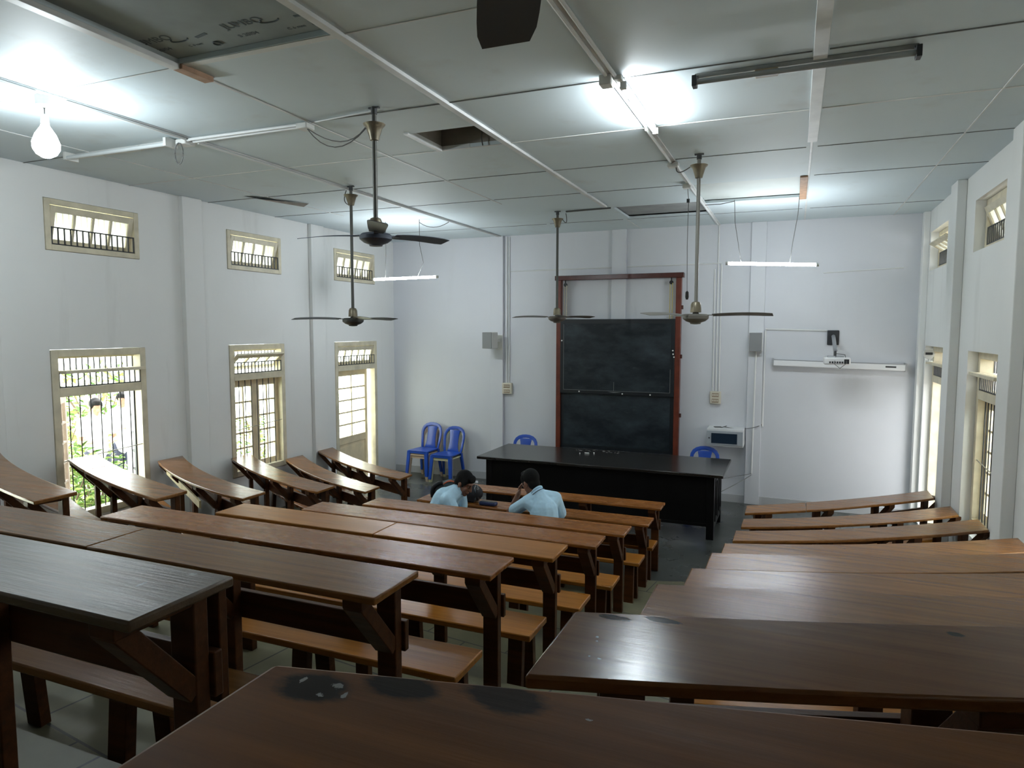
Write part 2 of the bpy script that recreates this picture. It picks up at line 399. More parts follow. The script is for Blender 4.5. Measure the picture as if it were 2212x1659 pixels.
# ------------------------------------------------------------------ floor with its stone tiers
def tier_front(i):
    """front edge polyline of tier i (0-based row), left wall to right wall"""
    pts = []
    if i < len(L_P): fl = curve_L(L_P[i])
    else: fl = curve_L((M_Y[min(i, 7)]+.08-(0 if i < 8 else .9), .22, .06))
    ym = M_Y[i] if i < 8 else M_Y[7]-.9
    fr = curve_R(R_P[i])
    for k in range(8):
        x = ROOM_L+(X_L0-ROOM_L)*k/7; pts.append((x, fl(x)+.17))
    pts += [(X_ML, ym+.17), (X_MR, ym+.17)]
    for k in range(8):
        x = X_R0+(ROOM_R-X_R0)*k/7; pts.append((x, fr(x)+.17))
    return pts
fb = MB(); fb.box(ROOM_L-.3, ROOM_R+.3, ROOM_B-.2, ROOM_F+.2, FLOOR-.15, FLOOR)
fb.cur = 1
for i in range(1, 9):
    F = tier_front(i)
    if i == 1: F = [(x, y-.02) for x, y in F]
    Bk = [(x, ROOM_B) for x, y in F]
    fb.strip(F, Bk, FLOOR-.01, TIER_Z[i])
struct(fb.build('floor', [FLOORM, TIERM], smooth=False))

# ------------------------------------------------------------------ desks and benches
NTH = ['front', 'second', 'third', 'fourth', 'fifth', 'sixth', 'seventh', 'eighth', 'ninth']
def frame_at(f, x):
    d = (f(x+.01)-f(x-.01))/.02; l = math.hypot(1, d)
    return Vector((1/l, d/l, 0)), Vector((-d/l, 1/l, 0))      # along the row, towards the front
def along(f, xa, xb, off, n=14):
    out = []
    for k in range(n+1):
        x = xa+(xb-xa)*k/n; t, nn = frame_at(f, x)
        out.append((x+nn.x*off*0, f(x)+off*(1/max(.6, nn.y))))
    return out
def desk(f, xa, xb, z, tier, legs, mats, label, group, joints=(), loose=False, extra=False):
    xm = (xa+xb)/2
    t = thing('lecture_desk', (xm, f(xm)-.1, tier), label, 'desk', group)
    cuts = [xa]+list(joints)+[xb]
    for a, b in zip(cuts[:-1], cuts[1:]):
        m = MB(); m.strip(along(f, a+(.0015 if a != xa else 0), b-(.0015 if b != xb else 0), 0), along(f, a+(.0015 if a != xa else 0), b-(.0015 if b != xb else 0), -DEPTH), z-.026, z)
        m.build('desktop', mats[0], t, bevel=.006)
    for x in legs:
        tt, nn = frame_at(f, x); base = Vector((x, f(x), 0))
        m = MB()
        c = base-nn*.05
        m.bar(c+Vector((0, 0, tier)), c+Vector((0, 0, z-.0265)), .08, .043, nn)
        m.build('leg', mats[1], t, bevel=.004)
        m = MB(); h = z-tier
        p = base-nn*.066+Vector((0, 0, z-.275)); q = base-nn*.255+Vector((0, 0, z-.045))
        m.bar(p, q, .076, .05, nn)
        m.bar(base-nn*.073+Vector((0, 0, z-.043)), base-nn*.275+Vector((0, 0, z-.043)), .078, .032, (0, 0, 1))
        m.build('brace', mats[1], t, bevel=.003)
        if extra and x == max(legs):
            m = MB(); c = base+nn*.018
            m.bar(c+Vector((0, 0, z-.34)), c+Vector((0, 0, z-.027)), .08, .026, nn)
            m.build('cleat', mats[1], t, bevel=.003)
    ra, rb = xa+.045, xb-.045
    m = MB(); m.strip(along(f, ra, rb, .0), along(f, ra, rb, -.027), z-.305, z-.19)
    m.build('backrest_rail', mats[1], t, bevel=.004)
    if loose:
        m = MB(); tt, nn = frame_at(f, -5.6)
        m.bar(Vector((-6.45, f(-6.45)-.27, z-.075)), Vector((-5.35, f(-5.35)-.262, z-.21)), .02, .075)
        tag(m.build('loose_plank', PAINTY, t, bevel=.002), 'cream painted plank hanging loose')
    return t
def bench(f, xa, xb, tier, legs, mat, lmat, label, group):
    z = tier+.425; xm = (xa+xb)/2
    t = thing('lecture_bench', (xm, f(xm)-.45, tier), label, 'bench', group)
    m = MB(); m.strip(along(f, xa, xb, -.325), along(f, xa, xb, -.60), z-.034, z); m.build('seat', mat, t, bevel=.006)
    for x in legs:
        tt, nn = frame_at(f, x); base = Vector((x, f(x), 0)); k = 1/max(.6, nn.y)
        base = Vector((x, f(x)-.4625*k, 0))
        for s in (1, -1):
            m = MB(); m.bar(base+nn*.105*s+Vector((0, 0, tier)), base+nn*.075*s+Vector((0, 0, z-.0345)), .085, .045, nn)
            m.build('leg', lmat, t, bevel=.003)
    return t
DG, BG = 'varnished lecture desks', 'wooden lecture benches'
for i in range(8):
    f = curve_M(M_Y[i]); tz = FLOOR if i == 0 else TIER_Z[i]
    mats = [(W_RED, W_LEG), (W_RED, W_LEG), (W_RED, W_LEG), (W_RED, W_LEG), (W_ORANGE, W_LEG), (W_RED, W_LEG), (W_BROWN, W_LEG), (W_DARK, W_LEG)][i]
    j = {4: (-2.46,), 6: (-2.62,), 1: (-2.6,)}.get(i, ())
    lab = ['front desk of the middle block, nearest the long black table',
           'second desk from the front in the middle block, holding bottle and backpack',
           'third desk from the front in the middle block, directly behind the two seated students',
           'fourth desk from the front in the middle block, red brown wood',
           'fifth desk from the front in the middle block, orange top with a cross joint',
           'sixth desk from the front in the middle block, red brown wood',
           'seventh desk from the front in the middle block, worn brown top',
           'dark glossy desk nearest the camera in the middle block, at the left'][i]
    desk(f, X_ML, X_MR, M_Z[i], tz, (-3.7, -2.9, -2.1, -1.338), mats, lab, DG, j, extra=(i == 7))
    bl = 'long bench behind the %s desk of the middle block' % (NTH[i]+(' row' if False else ''))
    if i == 1: bl = 'bench the two students sit on, behind the second desk, middle block'
    if i == 7: continue
    bench(f, X_ML-.02, X_MR-.02, tz, (-3.62, -2.85, -2.1, -1.36), W_ORANGE if i != 6 else W_BROWN, W_LEG, bl, BG)
for i in range(9):
    f = curve_R(R_P[i]); tz = FLOOR if i == 0 else TIER_Z[i]
    mats = [(W_BROWN, W_LEG)]*7+[(W_SECOND, W_LEG), (W_NEAR, W_LEG)]
    xb = [1.5, 1.6, 1.6, 1.56, 1.56, 1.56, 1.56, 1.56, 1.56][i]
    lab = ['front desk of the right block, below the projector screen',
           'second desk from the front in the right block', 'third desk from the front in the right block',
           'fourth desk from the front in the right block, with a bright front edge', 'fifth desk from the front in the right block',
           'sixth desk from the front in the right block, scuffed left end', 'seventh desk from the front in the right block',
           'second nearest desk of the right block, with black flaking patches at its corner',
           'nearest desk at the bottom of the view, with three dark worn patches'][i]
    desk(f, X_R0, xb, R_Z[i], tz, (-.33, .25, .86, 1.42), mats[i], lab, DG, ((.17,) if i == 0 else ()))
    if i < 8:
        bench(f, X_R0+.02, 1.5, tz, (-.25, .3, .85, 1.36), W_ORANGE, W_LEG, 'long bench behind the %s desk of the right block' % NTH[i], BG)
for i in range(6):
    f = curve_L(L_P[i]); tz = FLOOR if i == 0 else TIER_Z[i]
    lab = ['front desk of the left block, beside the left side door',
           'second desk from the front in the left block, by the wall', 'third desk from the front in the left block, ending under the closed casement window',
           'fourth desk from the front in the left block, with a cream plank hanging loose',
           'fifth desk from the front in the left block, ending at the open barred window',
           'sixth desk from the front in the left block, cut by the left picture edge'][i]
    desk(f, X_L1, X_L0, L_Z[i], tz, (-6.55, -5.95, -5.3, -4.62), (W_BROWN, W_LEG), lab, DG, ((-6.05,) if i == 4 else ()), loose=(i == 3))
    bench(f, X_L1+.05, X_L0-.03, tz, (-6.45, -5.85, -5.25, -4.7), W_BROWN if i > 2 else W_RED, W_LEG, 'bench behind the %s desk of the left block' % NTH[i], BG)

# ------------------------------------------------------------------ walls with openings
def slab(name, mat, plane, c0, c1, rect, holes):
    """wall slab between planes c0 (room side) and c1; rect and holes are (u0,u1,v0,v1); plane 'X' => u = Y, 'Y' => u = X, 'Z' => u = X, v = Y"""
    us = sorted({rect[0], rect[1], *[h[0] for h in holes], *[h[1] for h in holes]})
    vs = sorted({rect[2], rect[3], *[h[2] for h in holes], *[h[3] for h in holes]})
    def P(u, v, c): return {'X': (c, u, v), 'Y': (u, c, v), 'Z': (u, v, c)}[plane]
    m = MB()
    def inside(u, v): return any(h[0] < u < h[1] and h[2] < v < h[3] for h in holes)
    for a, b in zip(us[:-1], us[1:]):
        for c, d in zip(vs[:-1], vs[1:]):
            if inside((a+b)/2, (c+d)/2): continue
            for k in (c0, c1): m.add([P(a, c, k), P(b, c, k), P(b, d, k), P(a, d, k)], [(0, 1, 2, 3)])
    for h in list(holes)+[rect]:
        q = [(h[0], h[2]), (h[1], h[2]), (h[1], h[3]), (h[0], h[3])]
        for k in range(4):
            a, b = q[k], q[(k+1) % 4]
            m.add([P(*a, c0), P(*b, c0), P(*b, c1), P(*a, c1)], [(0, 1, 2, 3)])
    me = m.mesh(name); bm = bmesh.new(); bm.from_mesh(me); bmesh.ops.remove_doubles(bm, verts=bm.verts, dist=1e-4)
    bmesh.ops.recalc_face_normals(bm, faces=bm.faces); bm.to_mesh(me); bm.free()
    me.materials.append(mat); o = bpy.data.objects.new(name, me); COL.objects.link(o); return struct(o)
WIN_T, WIN_B, HW_T, HW_B = -.215, -1.98, 1.275, .765
LW = {'w0': (2.2, 3.27), 'w1': (4.47, 5.54), 'w2': (6.78, 7.82), 'd3': (8.99, 10.17)}
LH = {'h0': (2.2, 3.27), 'h1': (4.48, 5.52), 'h2': (6.80, 7.80), 'h3': (9.01, 10.14)}
RW = {'wD': (2.3, 3.4), 'wC': (4.7, 5.8), 'wA': (7.0, 8.10), 'dB': (9.3, 10.52)}
RH = {'hy': (-.2, .9), 'hD': (2.3, 3.4), 'hC': (4.7, 5.8), 'hA': (7.03, 8.12), 'hB': (9.42, 10.53)}
REAR = ('wz', 'wy', 'wD')
def holes(W, H, door):
    out = [(a, b, (FLOOR+.02 if k == door else -.95 if k in REAR else WIN_B), WIN_T) for k, (a, b) in W.items()]
    return out+[(a, b, HW_B, HW_T) for a, b in H.values()]
slab('wall_left', WALL, 'X', ROOM_L, ROOM_L-.36, (ROOM_B, ROOM_F+.2, FLOOR-.15, CEIL+.45), holes(LW, LH, 'd3'))
slab('wall_right', WALL, 'X', ROOM_R, ROOM_R+.36, (ROOM_B, ROOM_F+.2, FLOOR-.15, CEIL+.45), holes(RW, RH, 'dB'))
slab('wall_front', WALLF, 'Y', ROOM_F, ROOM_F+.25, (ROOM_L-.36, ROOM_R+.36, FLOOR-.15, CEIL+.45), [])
slab('wall_back', WALL, 'Y', ROOM_B, ROOM_B-.25, (ROOM_L-.36, ROOM_R+.36, FLOOR-.15, CEIL+.45), [])
trim_no = [0]
def trim(m, mat, bevel=0):
    trim_no[0] += 1; return struct(m.build('trim_%d' % trim_no[0], mat, bevel=bevel))
# pilasters on the walls
def pil_x(x0, x1, y0, y1, m=WALL): trim(MB().box(x0, x1, y0, y1, FLOOR, CEIL), m, .006)
pil_x(ROOM_L, ROOM_L+.065, 6.07, 6.36); pil_x(ROOM_L, ROOM_L+.06, 8.40, 8.70); pil_x(ROOM_L, ROOM_L+.05, 3.7, 4.0)
pil_x(ROOM_R-.09, ROOM_R, 8.52, 8.85); pil_x(ROOM_R-.075, ROOM_R, 10.6, ROOM_F); pil_x(ROOM_R-.09, ROOM_R, 6.28, 6.55)
for a, b in ((-4.84, -4.60), (-2.72, -2.49), (-.63, -.42)): trim(MB().box(a, b, ROOM_F-.055, ROOM_F, FLOOR, CEIL), WALLF, .006)
m = MB(); m.box(ROOM_L+.02, ROOM_R-.09, ROOM_F-.02, ROOM_F, FLOOR, FLOOR+.12); bo = m.build('baseboard_front', plain('grey skirting', (.45, .46, .47), .5)); struct(bo)

# ------------------------------------------------------------------ ceiling boards
HATCH1 = (-2.92, -2.29, 4.88, 5.42); HATCH2 = (-2.22, -1.11, 8.76, 9.70); HATCH3 = (-1.09, .05, 7.73, 8.90); PRINTED = (-3.43, -2.31, 1.0, 3.10)
slab('ceiling', CEILM, 'Z', CEIL, CEIL+.03, (ROOM_L-.1, ROOM_R+.1, ROOM_B-.1, ROOM_F+.1), [HATCH1, HATCH2, HATCH3, PRINTED])
def strip_x(x, y0, y1, w, d, mat=BATTEN): trim(MB().box(x-w/2, x+w/2, y0, y1, CEIL-d, CEIL+.001), mat, .002)
def strip_y(y, x0, x1, w, d, mat=BATTEN): trim(MB().box(x0, x1, y-w/2, y+w/2, CEIL-d, CEIL+.001), mat, .002)
strip_x(-2.285, ROOM_B, 8.62, .05, .022); strip_x(.085, ROOM_B, 6.3, .075, .016); strip_x(-3.45, ROOM_B, 3.18, .06, .028)
strip_x(-3.46, 3.36, 8.0, .016, .006); strip_x(-4.66, ROOM_B, ROOM_F, .055, .012); strip_x(1.2, ROOM_B, ROOM_F, .012, .006)
strip_x(-5.85, ROOM_B, 8.0, .012, .006); strip_x(-1.1, ROOM_B, ROOM_F, .05, .012); strip_x(.08, 6.3, ROOM_F, .02, .004); strip_x(-2.27, 9.72, ROOM_F, .012, .005)
JOINT = plain('dark board joint', (.16, .17, .165), .8, noise=.4, nscale=6)
for y, mt, w in ((1.97, BATTEN, .014), (3.13, BATTEN, .05), (4.32, JOINT, .012), (5.43, BATTEN, .018), (6.52, JOINT, .007), (7.7, JOINT, .006), (9.75, JOINT, .006)):
    for a, b in ((ROOM_L, -4.70), (-4.62, -3.48), (-3.43, -2.32), (-2.26, -1.13), (-1.07, .04), (.13, ROOM_R)):
        if (y == 1.97 and -3.5 < a < -3.4) or (y == 7.7 and a > -1.2 and a < 0): continue
        strip_y(y, a, b, w if y != 3.13 or -3.5 < a < -3 else .01, .005, mt)
trim(MB().box(-3.475, -3.40, 3.10, 3.34, CEIL-.03, CEIL+.001), RAWWOOD, .004)
# recessed replacement boards and the open hatch
pb = thing('ceiling_board', (-2.87, 2.05, CEIL+.03), 'dark grey bare ceiling board with printed lettering, upper left', 'ceiling board', 'replacement ceiling boards')
MB().box(PRINTED[0], PRINTED[1], PRINTED[2], PRINTED[3], CEIL+.03, CEIL+.045).build('board', BOARD_GREY, pb)
def ink(txt, x, y, size, parent, z=CEIL+.0285, shear=0):
    cu = bpy.data.curves.new('printed_text', 'FONT'); cu.body = txt; cu.size = size; cu.extrude = .0004
    o = bpy.data.objects.new('tmp', cu); COL.objects.link(o)
    dg = bpy.context.evaluated_depsgraph_get(); me = bpy.data.meshes.new_from_object(o.evaluated_get(dg)); bpy.data.objects.remove(o)
    # letters read from below: x to the right, tops towards the back of the room
    me.transform(Matrix.Translation(Vector((x, y, z))-parent_loc(parent)) @ Matrix(((1, 0, 0, 0), (0, -1, 0, 0), (0, 0, -1, 0), (0, 0, 0, 1))))
    me.materials.clear(); me.materials.append(PRINT); p = bpy.data.objects.new('printed_text', me); COL.objects.link(p); p.parent = parent; return p
ink('UMBO', -3.46, 2.885, .085, pb); ink('JUMBO', -2.86, 2.905, .085, pb); ink('20/04', -3.44, 2.985, .045, pb); ink('S 20/04', -2.86, 3.01, .045, pb); ink('C 6 mm', -3.22, 3.0, .03, pb); ink('C 6 mm', -2.55, 3.035, .035, pb)
for x in (-3.20, -2.57):
    mm = MB(); mm.tube([(x+.06*cos(a*pi/8), 2.905+.022*sin(a*pi/8), CEIL+.0288) for a in range(11)], .004, 5); mm.build('printed_mark', PRINT, pb)
for x in (-3.04, -2.36):
    mm = MB(); mm.tube([(x+.022*cos(a*pi/8), 3.02+.022*sin(a*pi/8), CEIL+.0288) for a in range(17)], .005, 5); mm.build('printed_mark', PRINT, pb)
mm = MB(); mm.bar((-3.09, 2.92, CEIL+.029), (-3.0, 2.90, CEIL+.029), .02, .002); mm.bar((-2.42, 2.92, CEIL+.029), (-2.33, 2.92, CEIL+.029), .018, .002); mm.build('printed_mark', PRINT, pb)
c2 = thing('ceiling_board', (-1.66, 9.2, CEIL+.04), 'grey replacement board in a ragged ceiling gap near the front wall', 'ceiling board', 'replacement ceiling boards')
MB().box(HATCH2[0]-.02, HATCH2[1]+.02, HATCH2[2]-.02, HATCH2[3]+.02, CEIL+.05, CEIL+.06).build('board', plain('grey board', (.30, .31, .31), .7, noise=.15, nscale=4), c2)
MB().box(HATCH2[0]-.02, HATCH2[1]+.02, HATCH2[2], HATCH2[2]+.03, CEIL+.0305, CEIL+.055).build('edge_batten', JOINT, c2)
c3 = thing('ceiling_board', (-.5, 8.3, CEIL+.04), 'pale greenish new ceiling board beside a raw wood strip', 'ceiling board', 'replacement ceiling boards')
MB().box(HATCH3[0]-.02, HATCH3[1]+.02, HATCH3[2]-.02, HATCH3[3]+.02, CEIL+.04, CEIL+.05).build('board', BOARD_PALE, c3)
tag(MB().box(.0, .075, 7.70, 8.98, CEIL-.018, CEIL-.001).build('wood_strip', RAWWOOD, c3, bevel=.003), 'raw wooden strip')
ho = thing('ceiling_hatch', (-2.6, 5.15, CEIL+.4), 'open square hole in the ceiling with a timber box above', 'ceiling hatch')
m = MB(); a, b, c, d = HATCH1
m.box(a-.02, a, c, d, CEIL+.0305, CEIL+.36); m.box(b, b+.02, c, d, CEIL+.0305, CEIL+.36); m.box(a-.02, b+.02, c-.02, c, CEIL+.0305, CEIL+.36); m.box(a-.02, b+.02, d, d+.02, CEIL+.0305, CEIL+.36); m.box(a-.02, b+.02, c-.02, d+.02, CEIL+.36, CEIL+.38)
m.build('shaft', VOID, ho)
m = MB(); m.tube([(-2.5, 5.38, CEIL+.2), (-2.51, 5.37, CEIL+.05), (-2.5, 5.38, CEIL-.01)], .006); m.build('wire', CABLE, ho)
m = MB(); m.box(a-.03, a+.01, c-.04, d, CEIL-.012, CEIL+.03); m.box(a, b-.35, d-.005, d+.02, CEIL-.006, CEIL+.03); m.build('edge_batten', BATTEN, ho)
m = MB(); m.add([(-6.1, 6.35, CEIL-.002), (-5.95, 6.45, CEIL-.03), (-5.72, 7.0, CEIL-.05), (-5.68, 7.05, CEIL-.002), (-6.0, 6.8, CEIL-.004), (-5.8, 6.9, CEIL-.012)], [(0, 1, 2, 4), (2, 3, 5, 4), (1, 3, 2), (0, 4, 1)])
tag(m.build('sagging_flap', plain('torn board flap', (.36, .32, .28), .8, noise=.2)), 'torn brown flap sagging from the ceiling above the left windows', 'ceiling flap')
# outer roof so that no sky leaks in
struct(MB().box(ROOM_L-.9, ROOM_R+.9, ROOM_B-.6, ROOM_F+.6, CEIL+.46, CEIL+.56).build('trim_90', VOID))
struct(MB().box(ROOM_R+.361, ROOM_R+2.6, 8.85, 14.5, .05, .15).build('trim_91', VOID))  # unseen slab added above the right door to shade its open leaf

# ------------------------------------------------------------------ windows
win_no = [0]
class Win:
    """u along the wall (Y), v height, w depth into the room (0 = wall face)"""
    def __init__(s, side): s.x0, s.sg = (ROOM_L, 1) if side == 'L' else (ROOM_R, -1)
    def P(s, u, v, w): return Vector((s.x0+s.sg*w, u, v))
    def box(s, m, u0, u1, v0, v1, w0, w1): return m.box(s.x0+s.sg*w0, s.x0+s.sg*w1, u0, u1, v0, v1)
    def bar(s, m, a, b, w, h): return m.bar(s.P(*a), s.P(*b), w, h, (s.sg, 0, 0))
def frame(W, name, u0, u1, v0, v1, w0, w1, t, transom=None, sill=False, mat=FRAME):
    m = MB(); e = .004
    W.box(m, u0+e, u0+t, v0+e, v1-e, w0, w1); W.box(m, u1-t, u1-e, v0+e, v1-e, w0, w1)
    W.box(m, u0+t, u1-t, v1-t, v1-e, w0, w1); W.box(m, u0+t, u1-t, v1-t-.02, v1-t, w0, w0+.018)
    if sill: W.box(m, u0+t, u1-t, v0+e, v0+t, w0, w1)
    if transom: W.box(m, u0+t, u1-t, transom-.045, transom+.045, w0, w1)
    return struct(m.build(name, mat, bevel=.004))
def pivot_sash(W, par, u0, u1, v0, v1, wc, tilt, n, pane=PANED):
    """centre pivot sash; tilt>0 brings the top edge into the room"""
    ca, sa = cos(RAD(tilt)), sin(RAD(tilt)); vm = (v0+v1)/2; hh = (v1-v0)/2+.003
    def Q(u, d, th): return W.P(u, vm+d*ca-th*sa, wc+d*sa+th*ca)
    def bx(m, ua, ub, d0, d1, t0, t1):
        vs = [Q(u, d, t) for t in (t0, t1) for d in (d0, d1) for u in (ua, ub)]
        m.add(vs, [(0, 1, 3, 2), (4, 6, 7, 5), (0, 4, 5, 1), (2, 3, 7, 6), (0, 2, 6, 4), (1, 5, 7, 3)])
    m = MB(); T = .016
    bx(m, u0, u0+.055, -hh, hh, -T, T); bx(m, u1-.055, u1, -hh, hh, -T, T); bx(m, u0+.055, u1-.055, hh-.065, hh, -T, T); bx(m, u0+.055, u1-.055, -hh, -hh+.055, -T, T)
    pw = (u1-u0-.11)/n
    for k in range(1, n): bx(m, u0+.055+pw*k-.013, u0+.055+pw*k+.013, -hh+.055, hh-.065, -T, T)
    s = m.build('pivot_sash', FRAME, par, bevel=.003)
    for k in range(n):
        m = MB(); a = u0+.055+pw*k+(.013 if k else 0); b = u0+.055+pw*(k+1)-(.013 if k < n-1 else 0)
        bx(m, a, b, -hh+.055, hh-.065, -.002, .002); m.build('pane', pane, s, smooth=False)
def grille(W, par, u0, u1, v0, v1, w, n, mat=IRON, t=.011, rail=True, top=True):
    m = MB()
    for k in range(n+1):
        u = u0+(u1-u0)*k/n; W.box(m, u-t/2, u+t/2, v0, v1, w-t/2, w+t/2)
    if rail:
        W.box(m, u0, u1, v0, v0+.012, w-t/2, w+t/2)
        if top: W.box(m, u0, u1, v1-.012, v1, w-t/2, w+t/2)
    return m.build('bars', mat, par, smooth=False)
def leaf(W, par, hu, dirn, width, v0, v1, w, ang, cols=2, rows=5, mat=LEAFM, lower=0., pane=PANE, name='leaf'):
    """casement or door leaf hinged at (hu, w), closing along dirn; ang>0 swings outward"""
    ca, sa = cos(RAD(ang)), sin(RAD(ang))
    def Q(a, v, th): return W.P(hu+dirn*(a*ca-0*th)+dirn*th*sa, v, w-a*sa+th*ca)
    def bx(m, a0, a1, q0, q1, t0=-.018, t1=.018):
        vs = [Q(a, v, t) for t in (t0, t1) for v in (q0, q1) for a in (a0, a1)]
        m.add(vs, [(0, 1, 3, 2), (4, 6, 7, 5), (0, 4, 5, 1), (2, 3, 7, 6), (0, 2, 6, 4), (1, 5, 7, 3)])
    m = MB(); st = .075
    g0 = v0+st+lower
    bx(m, .004, st, v0, v1); bx(m, width-st, width, v0, v1); bx(m, st, width-st, v1-.09, v1); bx(m, st, width-st, v0, v0+st)
    pw = (width-2*st)/cols; ph = (v1-.09-g0)/rows
    if lower:
        bx(m, st, width-st, g0-.12, g0); bx(m, st, width-st, v0+st, g0-.12, -.008, .006)
        bx(m, st+.04, width-st-.04, v0+st+.05, g0-.17, .006, .014)
    for k in range(1, cols): bx(m, st+pw*k-.012, st+pw*k+.012, g0, v1-.09)
    for k in range(1, rows): bx(m, st, width-st, g0+ph*k-.012, g0+ph*k+.012, -.0175, .0175)
    L = m.build(name, mat, par, bevel=.003)
    for c in range(cols):
        for r in range(rows):
            m = MB(); bx(m, st+pw*c+(.012 if c else 0), st+pw*(c+1)-(.012 if c < cols-1 else 0), g0+ph*r+(.012 if r else 0), g0+ph*(r+1)-(.012 if r < rows-1 else 0), -.002, .002)
            m.build('pane', pane, L, smooth=False)
    return L
def high_window(side, uu, tilt, n, wrec):
    win_no[0] += 1; W = Win(side); u0, u1 = uu
    f = frame(W, 'window_%d' % win_no[0], u0, u1, HW_B, HW_T, wrec-.11, wrec, .06, sill=True)
    pivot_sash(W, f, u0+.065, u1-.065, HW_B+.065, HW_T-.065, wrec-.055, tilt, n)
    grille(W, f, u0+.07, u1-.07, HW_B+.061, HW_B+.235, wrec-.012, 14)
    grille(W, f, u0+.07, u1-.07, (HW_B+HW_T)/2+.02, HW_T-.061, wrec-.118, 14, rail=False)
    return f
def low_window(side, uu, tilt, n, wrec, leaves, bars=True, door=None, nb=8):
    W = Win(side); u0, u1 = uu; tr = -.648; t = .075
    if door: nm = 'door_%d' % door
    else: win_no[0] += 1; nm = 'window_%d' % win_no[0]
    v0 = FLOOR+.03 if door else (-.95 if u0 < 2.35 and u0 != 2.2 else WIN_B)
    f = frame(W, nm, u0, u1, v0, WIN_T, wrec-.12, wrec, t, tr, sill=not door)
    pivot_sash(W, f, u0+t+.006, u1-t-.006, tr+.05, WIN_T-t-.005, wrec-.06, tilt, n, PANEM)
    vm = (tr+WIN_T)/2
    grille(W, f, u0+t+.004, u1-t-.004, tr+.046, tr+.20, wrec-.01, 14, top=(abs(tilt) < 60))
    grille(W, f, u0+t+.004, u1-t-.004, vm+.0, WIN_T-t-.001, wrec-.125, 14, rail=False)
    for (end, width, ang, mat) in leaves:
        hu, dr = (u0+t, 1) if end == 0 else (u1-t, -1)
        leaf(W, f, hu, dr, width, v0+(.004 if door else t), tr-.05, wrec-.10, ang, mat=mat, lower=(.72 if door else 0.), name='leaf', pane=(PANEM if door else PANE))
    if bars:
        m = MB(); va, vb = v0+t, tr-.045
        for k in range(1, nb): u = u0+t+(u1-u0-2*t)*k/nb; m.tube([W.P(u, va, wrec-.045), W.P(u, vb, wrec-.045)], .006, 6)
        m.build('bars', IRON, f)
        m = MB(); m.tube([W.P(u0+.04, va+.55, wrec-.02), W.P(u1-.04, va+.60, wrec-.02)], .005, 6); m.build('cross_rod', IRONL, f)
    return f
low_window('L', LW['w1'], 88, 4, .012, [(0, .45, 45, BROWNLEAF), (1, .45, 117, IRON)])  # second leaf gets the dark iron colour to stand in for backlit shade
low_window('L', LW['w2'], 48, 4, .012, [(0, .444, 0, LEAFM), (1, .444, 0, LEAFM)])
low_window('L', LW['w0'], 10, 4, .012, [(0, .45, 60, LEAFM), (1, .45, 60, LEAFM)])
low_window('L', LW['d3'], 14, 5, .012, [(0, .955, 2, LEAFM)], bars=False, door=1)
high_window('L', LH['h1'], 14, 4, .012); high_window('L', LH['h2'], 14, 4, .012); high_window('L', LH['h3'], 14, 5, .012); high_window('L', LH['h0'], 14, 4, .012)
low_window('R', RW['wA'], 86, 4, -.09, [(0, .47, 2, LEAFM), (1, .47, 2, LEAFM)], nb=9)
low_window('R', RW['wC'], 40, 4, -.09, [(0, .47, 40, LEAFM), (1, .47, 40, LEAFM)])
high_window('R', RH['hD'], 20, 4, -.09); high_window('R', RH['hy'], 20, 4, -.09); low_window('R', RW['wD'], 30, 4, -.09, [], bars=False)  # unseen rear windows, added to strengthen the light from the right
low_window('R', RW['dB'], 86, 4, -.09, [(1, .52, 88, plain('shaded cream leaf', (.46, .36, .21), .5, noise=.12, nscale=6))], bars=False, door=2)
high_window('R', RH['hA'], 22, 4, -.09); high_window('R', RH['hB'], 58, 4, -.09); high_window('R', RH['hC'], 20, 4, -.09)

